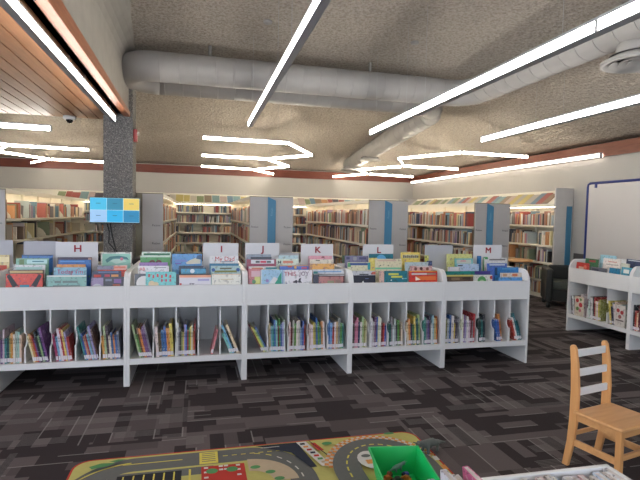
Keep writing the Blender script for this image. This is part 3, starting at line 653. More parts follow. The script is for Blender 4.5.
COVERS = [
 # unit, x0, x1, ytop, dy, colour, label, art, solid
 ('F', -14, 8.5, 255, .42, (206, 190, 140), 'yellow and red book at the left edge of picture', [('r', .3, 10, .9, 22, (190, 70, 50)), ('r', .5, 2, 1, 7, (226, 214, 170))]),
 ('F', -16, 5, 268, .22, (176, 60, 50), 'dark red book cut off at the left edge of picture', []),
 ('A', 5, 42, 274, .05, (206, 66, 48), 'red book with two dark wings, front left of H unit bin', [('p', [(.02, 2), (.1, 0), (.28, 8), (.36, 12), (.3, 14), (.2, 13)], (34, 30, 38)), ('p', [(.98, 2), (.9, 0), (.74, 8), (.66, 12), (.72, 14), (.82, 13)], (34, 30, 38)), ('r', .38, 10, .64, 20, (52, 140, 170)), ('c', .3, 13, 2, (190, 120, 130)), ('c', .72, 13, 2, (190, 120, 130))]),
 ('A', 8, 43, 270, .10, (90, 76, 66), 'dark brown book right behind the red winged book', [('r', .03, .8, .97, 3, (196, 170, 120))]),
 ('A', 12.5, 44.5, 265, .17, (212, 216, 218), 'white and pale teal book, third from front left of H sign', [('r', .08, 2, .9, 6, (168, 204, 200))]),
 ('A', 15, 48, 258.5, .25, (130, 176, 156), 'mint green book in front of blank grey card near H sign', [('r', .33, 1, .95, 5, (190, 224, 226)), ('r', .1, 1, .25, 6, (110, 140, 100)), ('r', .5, 2.4, .85, 3.4, (70, 130, 140))]),
 ('A', 21, 52, 255, .34, (62, 116, 182), 'bright blue book rear left of the H sign', [('r', .02, 0, .98, 1.2, (40, 80, 130))]),
 ('A', 46, 86, 275.5, .05, (132, 178, 172), 'pale teal book at front centre of H unit bin', [('r', 0, 0, 1, 1.3, (220, 226, 224)), ('r', .2, 5, .36, 7, (110, 130, 132)), ('r', .4, 5, .78, 7, (110, 130, 132)), ('r', .16, 9, .84, 11, (110, 130, 132))]),
 ('A', 53, 86, 267.5, .12, (136, 182, 204), "light blue book titled Today I'm below H sign", [('t', "Today I'm", .5, 4.2, 5.6, (176, 44, 104))]),
 ('A', 56, 85, 264.5, .18, (214, 146, 84), 'thin orange book above the light blue titled book', []),
 ('A', 58, 90.5, 260, .25, (44, 104, 180), 'blue book just below the red letter H', [('r', .05, .8, .8, 2.2, (90, 150, 214))]),
 ('A', 57, 91, 257.3, .32, (58, 44, 66), 'dark purple book directly against the H sign', [('r', .9, .5, 1, 8, (180, 140, 120))]),
 ('A', 91, 103, 278, .045, (148, 132, 168), 'small lilac book with round shape, right front of H unit bin', [('c', .5, 11, 5.5, (196, 196, 206)), ('c', .5, 12, 3.6, (120, 66, 96))]),
 ('A', 103, 124.5, 277, .05, (66, 64, 76), 'dark grey book with purple patches, right front of H unit', [('r', .5, 2, .85, 6, (126, 90, 150)), ('r', .45, 7, .8, 10, (170, 84, 60)), ('r', .1, 2, .4, 4, (120, 130, 150))]),
 ('A', 92, 121, 271, .10, (52, 58, 88), 'navy book with red and orange row, right of H unit', [('r', .05, 3.5, .3, 6, (196, 60, 50)), ('r', .42, 3.5, .6, 6, (190, 60, 80)), ('r', .65, 3.5, .9, 6, (220, 150, 90)), ('r', .2, .5, .9, 2, (90, 110, 150))]),
 ('A', 97, 127, 270, .14, (214, 72, 42), 'bright orange red book at the right end of H unit bin', []),
 ('A', 97, 113, 266, .20, (122, 128, 152), 'grey blue book in front of framed mint book', []),
 ('A', 112, 130, 265.5, .21, (226, 182, 170), 'pale pink book in front of framed mint book', [('r', .1, 1, .9, 3, (216, 130, 110))]),
 ('A', 100.5, 133, 252.3, .50, (222, 228, 220), 'large white bordered mint book right of H sign', [('r', .05, 1.6, .97, 17, (150, 206, 192)), ('p', [(.15, 8), (.3, 4.5), (.6, 3.6), (.85, 5), (.92, 8), (.7, 6.6), (.4, 6.8), (.2, 11)], (72, 132, 138)), ('p', [(.3, 9), (.5, 6.8), (.75, 7.4), (.85, 9.5), (.5, 12)], (190, 224, 214)), ('c', .68, 7, 1.6, (206, 130, 150)), ('r', .2, .3, .5, 1, (120, 130, 130)), ('r', .8, .3, .95, 1, (60, 60, 60))]),
 # unit B
 ('B', 134.5, 147, 274, .05, (86, 88, 100), 'grey book with white circle, front left of I unit bin', [('c', .75, 9, 7, (222, 222, 222))]),
 ('B', 145.5, 176, 272, .04, (112, 196, 200), 'turquoise book with rows of red figures, front of I unit', [('r', .08+.14*i, 2.0+(i % 2), .14+.14*i, 5+(i % 2), (200, 84, 88)) for i in range(6)]+[('r', .5+.14*i, 7, .56+.14*i, 9.5, (190, 84, 110)) for i in range(3)]+[('c', .2, 11.5, 3, (224, 206, 170)), ('c', .34, 12, 2.4, (224, 206, 170))]),
 ('B', 138, 169, 266, .11, (220, 216, 222), 'white book with red letters AB in I unit bin', [('t', 'AB', .13, 3.2, 4.2, (206, 44, 52)), ('r', .5, 1.3, .9, 2.1, (150, 150, 156))]),
 ('B', 139, 167.5, 262.6, .17, (144, 110, 172), 'thin purple book behind white book with red letters', []),
 ('B', 140, 170, 256, .24, (62, 142, 70), 'green book with dark red arches in I unit bin', [('r', 0, 0, 1, 1.4, (196, 222, 206)), ('c', .4, 7, 3, (96, 40, 40)), ('c', .62, 7, 3, (96, 40, 40)), ('c', .4, 8, 2, (62, 142, 70)), ('c', .62, 8, 2, (62, 142, 70))]),
 ('B', 141.5, 171, 252, .31, (206, 222, 208), 'pale book with dark green band, rear left of I unit', [('r', .06, 1.4, .96, 3.4, (44, 112, 84))]),
 ('B', 176, 211, 274, .045, (36, 36, 52), 'dark edged book with peach and white cover, front of I unit', [('r', .09, 1.2, 1, 14, (216, 214, 224)), ('r', .1, 1.2, 1, 3.6, (228, 160, 130)), ('r', .1, 9, .16, 13, (190, 60, 60)), ('t', 'ew', .45, 9.4, 4, (70, 70, 90)), ('r', .62, 5, .95, 7, (160, 160, 206))]),
 ('B', 181, 206, 268, .12, (66, 150, 190), 'blue book with white oval between peach and sky books', [('c', .45, 3.2, 2.2, (214, 228, 236)), ('r', 0, 0, 1, 1, (28, 70, 100))]),
 ('B', 179, 203.5, 266, .17, (38, 52, 76), 'dark navy book behind small blue book in I unit', []),
 ('B', 172, 202, 254, .28, (84, 146, 204), 'sky blue book with sandy island, left of I sign', [('p', [(.45, 9), (.62, 6), (.8, 4), (.95, 3.4), (.95, 10), (.5, 10.5)], (206, 204, 186)), ('p', [(.8, 5), (.84, 1.6), (.95, 1), (1, 2), (1, 6)], (60, 92, 130)), ('r', .1, 6, .5, 8, (110, 130, 200)), ('r', .1, 9, .3, 10.5, (96, 96, 180))]),
 ('B', 212, 241, 274, .05, (224, 222, 212), 'plain white book at front right of I unit bin', [('r', .3, 5, .75, 6, (206, 196, 170)), ('r', 0, 0, 1, .8, (222, 190, 150))]),
 ('B', 211, 240.5, 266, .10, (158, 188, 190), 'blue green book with olive title behind plain white book', [('r', .12, 4.6, .88, 6.6, (120, 124, 60)), ('r', .3, 1.8, .7, 3.4, (96, 100, 80)), ('c', .08, 4, 1.8, (50, 90, 150)), ('c', .92, 4, 1.8, (50, 90, 150))]),
 ('B', 209.5, 239, 263.6, .15, (52, 116, 152), 'dark blue book edge behind the olive titled book', []),
 ('B', 210, 238.5, 256, .26, (222, 220, 222), 'white book titled My Dad in red, under I sign', [('t', 'My Dad', .52, 3.3, 6.4, (196, 60, 66)), ('r', .4, 5.6, .8, 6.6, (130, 140, 160))]),
 # unit C
 ('C', 249, 262, 269, .06, (198, 120, 126), 'pink and yellow book, front left of J unit bin', [('r', .2, 2, 1, 8, (220, 180, 190)), ('r', .45, 8, 1, 16, (214, 216, 130)), ('c', .4, 13, 2, (96, 150, 110))]),
 ('C', 261, 283, 270, .04, (148, 188, 216), 'light blue book with green triangle, front of J unit', [('p', [(.56, 16), (.95, 2), (.95, 16)], (34, 146, 122)), ('p', [(.3, 15.5), (.6, 7), (.78, 9), (.58, 16)], (220, 222, 226)), ('c', .3, 11, 1.6, (150, 130, 190)), ('r', 0, 0, .05, 16, (206, 212, 220))]),
 ('C', 249, 277, 266.5, .12, (222, 216, 214), 'white book with teal corner under maroon book, J unit', [('r', .6, 1, 1, 3, (50, 130, 140)), ('r', .1, 1.3, .5, 3, (206, 130, 90))]),
 ('C', 247, 276.5, 259.5, .18, (142, 44, 72), 'maroon book with white title band, below J sign', [('r', .14, .4, .93, 4.4, (214, 214, 222)), ('r', .3, 1.6, .44, 3.6, (70, 70, 80)), ('r', .46, 1.6, .66, 3.6, (206, 50, 80)), ('r', .68, 1.6, .82, 3.6, (70, 80, 80))]),
 ('C', 251, 272, 257, .24, (44, 54, 70), 'dark slate book between maroon book and J sign', []),
 ('C', 246.5, 271.5, 254.6, .30, (140, 150, 168), 'grey blue book directly against the J sign', []),
 ('C', 283.5, 312.5, 270, .045, (220, 216, 222), 'white hand lettered book titled This Joy', [('t', 'THIS', .24, 4.4, 6.2, (176, 56, 90)), ('t', 'JOY', .72, 4.2, 6.0, (110, 76, 110)), ('c', .45, 12, 1.6, (50, 46, 60)), ('p', [(.5, 13), (.55, 9), (.62, 8), (.6, 11), (.66, 13.5)], (50, 46, 60)), ('c', .38, 12.4, 1.1, (80, 60, 70)), ('r', 0, 0, .06, 16, (180, 200, 222)), ('r', .1, 13, .14, 14.5, (70, 60, 120))]),
 ('C', 280, 309, 265.5, .12, (58, 96, 184), 'blue book with red and orange flecks, behind This Joy', [('r', .28, 0, .42, 2, (206, 80, 60)), ('r', .5, 1, .58, 3.4, (226, 180, 90)), ('r', .75, 2, .95, 3.6, (190, 70, 90)), ('r', 0, 0, 1, .8, (222, 160, 120))]),
 ('C', 276, 299, 259, .20, (204, 216, 200), 'pale mint book with dark and orange letters, right of J', [('r', .1, 2, .14, 5, (54, 64, 60)), ('r', .2, 2, .24, 5, (54, 64, 60)), ('r', .12, 3.2, .22, 3.9, (54, 64, 60)), ('r', .32, 2, .75, 4.6, (220, 140, 112))]),
 ('C', 279, 298.5, 255.5, .27, (176, 204, 212), 'pale blue book behind the pale mint book', []),
 ('C', 314, 319.5, 275, .045, (28, 32, 60), 'narrow navy book edge left of the dusty rose book', []),
 ('C', 318.5, 345, 276, .045, (176, 116, 112), 'dusty rose book in dark frame, front right of K sign', [('r', 0, 0, 1, .7, (70, 40, 44)), ('r', .95, 0, 1, 14, (70, 34, 40)), ('r', .35, 5, .6, 8, (140, 140, 110)), ('r', .65, 4, .85, 8, (150, 120, 110))]),
 ('C', 313, 345, 269.5, .11, (200, 202, 208), 'white grey book with teal corner, third row below K', [('r', .03, 2.0, .16, 4.4, (60, 140, 140)), ('r', .16, 2, .9, 3, (90, 150, 200)), ('r', 0, 4.6, 1, 6, (140, 140, 140))]),
 ('C', 311, 335, 263.8, .17, (226, 168, 84), 'thin amber book below the K sign', []),
 ('C', 310.5, 334, 259.5, .22, (216, 206, 190), 'cream book with a small dark mark below K sign', [('r', .25, .8, .42, 1.6, (60, 56, 56))]),
 ('C', 309, 332.5, 256, .29, (214, 152, 166), 'pink book touching the bottom of the K sign', [('r', .55, 1, .68, 2, (120, 50, 60))]),
 # unit D
 ('D', 353, 376, 275.5, .045, (28, 30, 50), 'black night sky book with white peak, front left of L', [('p', [(.36, 9.5), (.46, 5.5), (.56, 9.5)], (226, 226, 226)), ('r', .55, 3, .7, 3.8, (90, 100, 140))]),
 ('D', 353, 376, 271, .09, (196, 198, 206), 'pale grey book with dark skyline above the black book', [('r', .3, 3.2, .7, 4.4, (60, 60, 66)), ('r', .85, 1, 1, 4, (210, 110, 90)), ('c', .84, 3.2, .8, (176, 30, 40))]),
 ('D', 344, 371, 262.5, .20, (214, 210, 180), 'cream book with deep blue and green band, left of L', [('r', 0, .5, .14, 5, (90, 160, 110)), ('r', .1, .6, .88, 3.2, (58, 88, 148)), ('r', .88, .5, 1, 8, (40, 150, 160))]),
 ('D', 341, 369, 256, .30, (118, 116, 146), 'grey purple patterned book, rear left of L sign', [('r', .06, 1, .2, 4, (70, 70, 106)), ('r', .35, 1, .5, 5, (150, 150, 160)), ('r', .6, 1.4, .9, 4, (80, 80, 120))]),
 ('D', 380, 385.5, 271, .05, (214, 176, 164), 'narrow pale pink book beside teal book below L', []),
 ('D', 385, 408, 271, .045, (34, 116, 132), 'teal book with yellow lettering, front centre of L unit', [('r', .18, 2.5, .62, 4.6, (206, 206, 90)), ('r', .3, 5.4, .78, 7.4, (206, 206, 90)), ('c', .3, 10, .7, (220, 230, 230)), ('c', .8, 8.4, .7, (220, 230, 230)), ('r', .85, 8, .98, 8.8, (120, 180, 190))]),
 ('D', 376, 402.5, 259, .17, (216, 208, 176), 'cream book fading to green stripe, below L sign', [('r', 0, 9.5, 1, 11.5, (120, 196, 160)), ('r', .1, 1, .8, 2.6, (206, 176, 160)), ('c', .2, 7.2, .6, (60, 80, 70)), ('c', .5, 7.2, .6, (60, 80, 70))]),
 ('D', 370, 394, 254, .27, (34, 108, 126), 'dark teal book with light blue arc under L', [('c', .5, 7, 6.2, (94, 166, 214))]),
 ('D', 370, 378, 258, .21, (222, 210, 110), 'small yellow book edge left of cream book below L', []),
 ('D', 410, 438, 271, .045, (206, 62, 48), 'red book with orange burst, front right of L unit', [('r', .08, 2.4, .62, 4.4, (204, 204, 206)), ('r', .62, 2.4, .95, 4.4, (150, 140, 130)), ('r', .25, 6, .95, 10, (226, 120, 60)), ('p', [(.22, 6), (.4, 9.5), (.22, 10.5)], (240, 232, 220)), ('r', 0, 0, 1, .9, (230, 160, 70))]),
 ('D', 411, 433, 266, .11, (212, 168, 164), 'pink book with dark faces, behind red burst book', [('c', .25, 3.4, 1.8, (120, 84, 84)), ('c', .5, 3, 1.8, (90, 60, 60)), ('c', .78, 3.4, 1.8, (130, 80, 70)), ('r', .3, .2, .85, 1.2, (206, 206, 206))]),
 ('D', 406, 429, 262.3, .16, (178, 196, 202), 'pale blue grey book behind the pink faces book', []),
 ('D', 402, 421, 252.5, .27, (226, 204, 108), 'yellow book with bold black title, right of L sign', [('r', .08, 2.6, .92, 6.6, (206, 200, 170))]+[('r', .12+.105*i, 3.2+.4*(i % 2), .18+.105*i, 6.2, (36, 34, 38)) for i in range(8)]),
 ('D', 426, 450, 255.5, .30, (186, 188, 88), 'olive yellow book below the blank grey card', [('r', .1, 1, .4, 3, (90, 100, 60)), ('r', .5, 1, .9, 3, (214, 214, 140))]),
 ('D', 428, 452, 261, .22, (64, 76, 116), 'navy book below blank grey card between L and M', [('r', .1, 1, .3, 3, (150, 150, 160)), ('r', .6, 2, .9, 3.6, (90, 110, 160))]),
 # unit E
 ('E', 446.5, 474, 275, .045, (92, 74, 60), 'brown woodland book, front left of M unit bin', [('r', 0, 0, 1, 1.8, (206, 190, 110)), ('r', .2, 3, .5, 6, (130, 106, 84)), ('r', .6, 2.6, .9, 5, (60, 48, 42))]),
 ('E', 446, 491, 271.3, .10, (36, 128, 122), 'wide teal and violet book behind the brown woodland book', [('r', .65, 0, 1, 4, (72, 62, 132))]),
 ('E', 474, 493, 275, .05, (212, 212, 206), 'white book with green circle, front centre of M unit', [('c', .45, 7, 5.6, (90, 156, 96)), ('c', .45, 9, 3.6, (170, 200, 160)), ('c', .95, 3, 2, (176, 60, 70))]),
 ('E', 449, 461, 267, .15, (214, 210, 214), 'small white book, left of the M unit bin', []),
 ('E', 459, 480, 264, .17, (176, 194, 220), 'pale blue book with dark mark left of M sign', [('r', 0, 1.4, .22, 2.6, (50, 50, 60))]),
 ('E', 456, 474, 258.5, .24, (122, 186, 186), 'aqua bordered book left of M sign', [('r', .1, 1.6, .9, 6, (196, 200, 190)), ('r', .3, 2, .6, 4, (206, 160, 160))]),
 ('E', 448, 473, 254, .33, (206, 206, 136), 'pale yellow green book, rear left of M sign', []),
 ('E', 486, 508, 258, .24, (206, 206, 206), 'white book with dark title strip under M sign', [('r', .2, 1.6, .92, 2.9, (80, 70, 70)), ('r', 0, 0, .14, 1.6, (60, 150, 90))]),
 ('E', 488.5, 508, 263.5, .17, (76, 108, 182), 'blue violet book below white book under M', [('r', .1, 1, .9, 2.4, (200, 206, 220))]),
 ('E', 500, 523, 277.5, .04, (98, 158, 218), 'light blue book, front right end of M unit', []),
 ('E', 501.5, 522.5, 273, .09, (214, 200, 186), 'tan and white book behind front light blue book', [('r', .1, 1, .3, 4, (190, 150, 120)), ('r', .55, 1, .8, 4, (206, 120, 90))]),
 ('E', 496, 520.5, 267.5, .15, (52, 120, 184), 'strong blue book at right end of M unit', [('r', 0, 0, .1, 9, (40, 70, 106)), ('r', .3, 1, .9, 2.2, (96, 156, 206))]),
]
for cvr in COVERS:
    u, x0, x1, yt, dy, col, lab = cvr[:7]; art = cvr[7]
    Y = 4.41+dy; a = at(x0, yt, Y=Y); b = at(x1, yt, Y=Y); zt = (a.z+b.z)/2; fz = bin_floor_z(dy)+.004
    h = zt-fz; w = b.x-a.x
    lean = R(-4)
    ux = UNITS[u].translation.x; xa = max(a.x, ux+TH+.002); xb = min(b.x, ux+(.978 if u in 'DE' else UW)-TH-.002)
    if u == 'F': xa = a.x
    M = Matrix.Translation((xa, Y-math.tan(R(4))*h*.0, fz)) @ Matrix.Rotation(lean, 4, 'X')
    cover_book(M, xb-xa, h, .011, col, lab, art)
# two books seen edge on beside the M sign
for px, yt, c, lab in ((478, 256, (40, 110, 170), 'narrow blue book edge directly under letter M sign left side'), (484.5, 257, (60, 150, 90), 'narrow green book edge under the letter M sign')):
    p = at(px, yt, Y=4.41+.30); fz = bin_floor_z(.3)+.03
    cover_book(Matrix.Translation((p.x, p.y, fz)), .04, p.z-fz, .02, c, lab)
# filler rows on the far side of the row, only their tops show
for i, (u, lx, w, h, c, lab) in enumerate([
   ('A', .70, .24, .20, (120, 60, 50), 'dark red book standing on far side of H unit'),
   ('C', .12, .26, .20, (150, 150, 160), 'grey book standing on far side of the J and K unit'),
   ('D', .10, .26, .20, (90, 110, 90), 'green grey book standing on far side of the L unit'),
   ('E', .70, .24, .17, (70, 90, 140), 'slate blue book standing on far side of the M unit')]):
    cover_book(UNITS[u] @ Matrix.Translation((lx, .66, .88)), w, h, .012, c, lab)

# ---- index signs
def index_sign(x0, x1, yt, dy, letter, label, mat, z0=None):
    Y = 4.41+dy; a = at(x0, yt, Y=Y); b = at(x1, yt, Y=Y); fz = bin_floor_z(dy)+.002 if dy < .58 else .88
    w = b.x-a.x; h = (a.z+b.z)/2-fz
    o = MB().box(0, w, 0, .005, 0, h).build('index_sign', mat, bevel=.001); o.location = (a.x, Y, fz)
    tag(o, label, 'sign', 'upright index cards in the bins')
    if letter: 
        me = text_obj('letter', letter, .085, REDTXT, o, Matrix.Translation((w*.52, -.0012, h-.062)) @ FACE_FRONT @ Matrix.Scale(1.15, 4, (1, 0, 0)))
        md = me.modifiers.new('bold', 'SOLIDIFY'); md.thickness = .006; md.offset = 0
    return o
CARD = plain('white_card', (214, 214, 218), .5, .02); CARDG = plain('grey_card', (176, 178, 186), .5, .02)
index_sign(55.5, 98, 242, .40, 'H', 'white card with red letter H', CARD)
index_sign(203, 238.5, 243, .40, 'I', 'white card with red letter I', CARD)
index_sign(245.3, 279.3, 243, .40, 'J', 'white card with red letter J', CARD)
index_sign(301, 333.3, 244, .40, 'K', 'white card with red letter K', CARD)
index_sign(363, 393.5, 244.5, .40, 'L', 'white card with red letter L', CARD)
index_sign(473.6, 502, 245, .40, 'M', 'white card with red letter M', CARD)
index_sign(-8, 13, 240, .50, None, 'blank pale card at the left edge of picture', CARDG)
index_sign(23.5, 58, 241, .50, None, 'blank pale card immediately left of H card', CARDG)
index_sign(425, 453, 245, .50, None, 'blank pale card between L and M cards', CARDG)
o = index_sign(279.5, 299.5, 253, .50, None, 'low grey card with small dark line, between J and K', CARDG)
MB().box(.06, .14, -.001, 0, .16, .166).build('printed_line', DARKTXT, o)

# ---- covers in the two right hand units
def side_cover(M, lx, dy, w, h, col, lab, art=(), base=None):
    fz = bin_floor_z(dy)+.004
    return cover_book(M @ Matrix.Translation((lx, dy, fz)) @ Matrix.Rotation(R(-5), 4, 'X'), w, h, .011, col, lab, art)
for lx, dy, w, h, c, lab, art in [
    (.06, .06, .22, .22, (190, 52, 44), 'red picture book at left end of bin before whiteboard', [('r', .2, 6, .6, 12, (222, 190, 170)), ('c', .7, 6, 3, (226, 120, 100))]),
    (.10, .16, .22, .25, (52, 104, 68), 'dark green book behind the red book, before whiteboard', [('r', .3, 2, .8, 5, (150, 60, 60))]),
    (.30, .07, .26, .18, (98, 100, 112), 'grey book lying low in centre of bin before whiteboard', [('r', .1, 2, .5, 5, (60, 64, 80))]),
    (.20, .30, .26, .27, (150, 196, 212), 'pale blue book towards rear of bin before whiteboard', []),
    (.37, .19, .27, .27, (222, 212, 206), 'large white book with small print, before whiteboard', [('r', .3, 4, .8, 5, (196, 120, 110)), ('r', .2, 8, .9, 9, (150, 150, 150)), ('c', .85, 16, 3, (206, 90, 60))]),
    (.60, .07, .16, .20, (50, 130, 168), 'teal blue book in right half of bin before whiteboard', []),
    (.68, .16, .12, .24, (206, 206, 190), 'narrow cream book beside teal blue book, right bin', []),
    (.76, .09, .16, .22, (84, 160, 186), 'light teal book at right end of bin before whiteboard', [('r', .2, 3, .7, 8, (226, 226, 220))]),
    (.62, .30, .26, .25, (56, 66, 96), 'dark navy book at rear right of bin before whiteboard', [('r', .1, 1, .9, 2.4, (196, 200, 206))])]:
    side_cover(GM, lx, dy, w, h, c, lab, art)
for lx, dy, w, h, c, lab, art in [
    (.05, .08, .2, .22, (130, 170, 176), 'pale teal book in the bin at right edge', []),
    (.30, .10, .2, .22, (206, 196, 176), 'cream book in the bin at right edge', [])]:
    side_cover(HM, lx, dy, w, h, c, lab, art)
# large picture books leaning sideways in the lower right unit, covers partly showing
FL = (216, 206, 190)
for lx, w, c, lab, art in [
    (.14, .15, FL, 'floral covered book turned outward in left lower compartment, right unit', [('c', .3, 6, 3, (190, 50, 60)), ('c', .7, 12, 3.4, (200, 60, 70)), ('c', .35, 18, 2.8, (100, 140, 80)), ('c', .7, 4, 2, (110, 150, 90)), ('c', .65, 20, 2.4, (206, 120, 140))]),
    (.80, .14, (206, 200, 196), 'red patterned white book turned outward in right lower compartment', [('c', .3, 7, 2.6, (176, 60, 66)), ('c', .7, 9, 2.6, (176, 60, 66)), ('c', .5, 15, 2.6, (150, 90, 90)), ('r', .1, 19, .9, 21, (120, 110, 110))])]:
    cover_book(GM @ Matrix.Translation((lx, .004, ZS+.001)) , w, .26, .012, c, lab, art)

# ------------------------------------------------------------------ road play rug
def rug():
    root = empty('road_play_rug', (-.70, 3.115, 0)); tag(root, 'children play rug printed with yellow grass and grey roads on carpet', 'rug')
    W_, D_ = 2.17, 1.40; r = .1
    def rrect(x0, y0, x1, y1, r):
        p = []
        for cx, cy, a0 in ((x1-r, y1-r, 0), (x0+r, y1-r, 90), (x0+r, y0+r, 180), (x1-r, y0+r, 270)):
            p += [(cx+r*math.cos(R(a0+15*i)), cy+r*math.sin(R(a0+15*i))) for i in range(7)]
        return p
    base = MB(); base.prism(rrect(0, -D_, W_, 0, r), 0.0, .006, 'Z'); fixn(base.build('red_border', plain('rug_red', (186, 52, 40), .9), root))
    cols = dict(grass=(196, 190, 112), road=(104, 106, 104), line=(222, 208, 96), pond=(38, 44, 60), white=(216, 214, 210), red=(196, 44, 40), green=(86, 146, 90), tan=(196, 178, 150), orange=(222, 150, 80), black=(30, 32, 38))
    keys = list(cols); mats = [plain('rug_'+k, cols[k], .92, .08, 40) for k in keys]
    m = MB(); z = [.0062]
    def poly(p, k):
        z[0] += .00012; m.face([(a, b, z[0]) for a, b in p], keys.index(k))
    def ring(cx, cy, ra, rb, wd, a0, a1, k, n=24):
        z[0] += .00012
        for i in range(n):
            t0, t1 = R(a0+(a1-a0)*i/n), R(a0+(a1-a0)*(i+1)/n)
            q = lambda t, d: (cx+(ra+d)*math.cos(t), cy+(rb+d)*math.sin(t), z[0])
            m.face([q(t0, -wd/2), q(t0, wd/2), q(t1, wd/2), q(t1, -wd/2)], keys.index(k))
    def rect(x0, y0, x1, y1, k): poly([(x0, y0), (x1, y0), (x1, y1), (x0, y1)], k)
    poly(rrect(.012, -D_+.012, W_-.012, -.012, r-.01), 'grass')
    # left loop road: straight run, bends, dashed centre line
    rect(.36, -.19, 1.0, -.03, 'road'); ring(.36, -.46, .30, .350, .16, 90, 180, 'road'); ring(1.0, -.46, .30, .350, .16, 0, 90, 'road')
    rect(-.055+.0, -.46, .0, -.46, 'road'); rect(.0+.03-.085+.0, -.9, .085, -.46, 'road') if False else rect(-.02, -1.3, .14, -.46, 'road')
    rect(1.22, -1.3, 1.38, -.46, 'road')
    rect(.28, -.1, .62, -.108, 'line')
    for i in range(7): rect(.86+.055*i, -.111, .89+.055*i, -.103, 'line')
    for i in range(6): ring(1.0, -.46, .30, .350, .008, 80-14*i, 73-14*i, 'line' if i < 2 else 'white', 3)
    ring(.36, -.46, .37, .37, .01, 95, 175, 'line')
    # block inside the loop: car park, crossing and red house
    rect(.22, -.30, .80, -.215, 'road'); rect(.27, -.62, .62, -.235, 'black')
    for i in range(6): rect(.30+.055*i, -.34, .308+.055*i, -.245, 'line')
    rect(.66, -.235, .672, -.42, 'line')
    rect(.72, -.19, .83, -.045, 'line'); [rect(.735, -.06-.024*i, .815, -.068-.024*i, 'road') for i in range(5)]
    rect(.72, -.045, .83, -.185, 'line') if False else None
    rect(.73, -.45, .98, -.225, 'red')
    for x_, y_ in ((.745, -.25), (.745, -.3), (.93, -.25), (.93, -.3), (.83, -.245), (.86, -.245), (.83, -.285), (.86, -.285), (.745, -.36), (.93, -.36)): rect(x_, y_, x_+.024, y_+.018, 'white')
    for cx_ in (.79, .905): poly([(cx_+.034*math.cos(R(30*i)), -.285+.03*math.sin(R(30*i))) for i in range(12)], 'green')
    ring(1.0, -.46, .20, .20, .14, 0, 90, 'tan'); 
    for cx_, cy_ in ((1.12, -.36), (1.04, -.29), (1.16, -.44)): poly([(cx_+.03*math.cos(R(30*i)), cy_+.02*math.sin(R(30*i))) for i in range(12)], 'green')
    # dark pond and label strip
    poly([(1.07, -.03), (1.34, -.03), (1.40, -.36), (1.36, -.36), (1.28, -.16)], 'pond'); rect(1.10, -.06, 1.22, -.066, 'white')
    poly([(1.335, -.03), (1.40, -.03), (1.49, -.36), (1.43, -.36)], 'white')
    for i, k in enumerate(('black', 'orange', 'red', 'pond', 'red', 'green', 'tan')):
        cx_ = 1.372+.0135*i; cy_ = -.06-.042*i; poly([(cx_-.016, cy_-.012), (cx_+.016, cy_-.012), (cx_+.016, cy_+.012), (cx_-.016, cy_+.012)], k)
    poly([(1.425, -.06), (1.455, -.06), (1.49, -.17), (1.455, -.17)], 'red'); poly([(1.418, -.02), (1.424, -.02), (1.54, -.36), (1.53, -.36)], 'black')
    for cx_, cy_ in ((1.53, -.085), (1.50, -.30), (1.53, -.38)): poly([(cx_+.035*math.cos(R(30*i)), cy_+.022*math.sin(R(30*i))) for i in range(12)], 'green')
    # right loop with checked kerb
    ring(1.80, -.48, .345, .42, .05, 15, 165, 'white', 40)
    for i in range(22): ring(1.80, -.48, .357, .432, .025, 15+7*i, 15+7*i+3.5, 'orange', 2); ring(1.80, -.48, .333, .408, .025, 15+7*i+3.5, 15+7*i+7, 'orange', 2)
    ring(1.80, -.48, .235, .310, .17, 0, 180, 'road', 40); rect(1.48, -1.3, 1.65, -.48, 'road'); rect(1.95, -1.3, 2.12, -.48, 'road')
    for i in range(13): ring(1.80, -.48, .235, .310, .010, 14*i, 14*i+8, 'line', 3)
    for i in range(5): rect(1.56, -.53-.08*i, 1.57, -.485-.08*i, 'line')
    poly([(1.74+.085*math.cos(R(20*i)), -.36+.11*math.sin(R(20*i))) for i in range(18)], 'white')
    poly([(1.72+.03*math.cos(R(30*i)), -.31+.02*math.sin(R(30*i))) for i in range(12)], 'road'); rect(1.70, -.41, 1.76, -.36, 'orange')
    poly([(1.98+.04*math.cos(R(30*i)), -.045+.014*math.sin(R(30*i))) for i in range(12)], 'green')
    for i in range(8): rect(2.12, -.40-.11*i, 2.152, -.45-.11*i, ('white', 'orange')[i % 2])
    poly([(.10, -.12), (.16, -.09), (.24, -.10), (.2, -.13), (.12, -.15)], 'green'); poly([(.2, -.08), (.25, -.06), (.3, -.07), (.24, -.09)], 'green')
    m.build('printed_town', mats, root)
    return root
rug()

# ------------------------------------------------------------------ green box with toys
gb = empty('toy_box', (1.095, 2.41, .008), R(-8)); tag(gb, 'open green plastic box holding small toys, standing on the play rug', 'box')
m = MB(); wt, wb, hh = .142, .115, .15
GP = plain('green_plastic', (20, 196, 104), .35, .03)
def quadring(z0, a0, z1, a1, m):
    p = lambda a, z: [(-a, -a*1.45, z), (a, -a*1.45, z), (a, a*1.45, z), (-a, a*1.45, z)]
    A, B = p(a0, z0), p(a1, z1)
    for i in range(4): j = (i+1) % 4; m.face([A[i], A[j], B[j], B[i]])
quadring(0, wb, hh, wt, m); quadring(hh, wt, hh, wt+.008, m); quadring(hh, wt+.008, hh-.012, wt+.010, m); quadring(hh, wt, .006, wb-.004, m)
m.face([(-wb, -wb*1.45, 0), (-wb, wb*1.45, 0), (wb, wb*1.45, 0), (wb, -wb*1.45, 0)]); q = wb-.004; m.face([(-q, -q*1.45, .006), (q, -q*1.45, .006), (q, q*1.45, .006), (-q, q*1.45, .006)])
m.build('box_body', GP, gb)
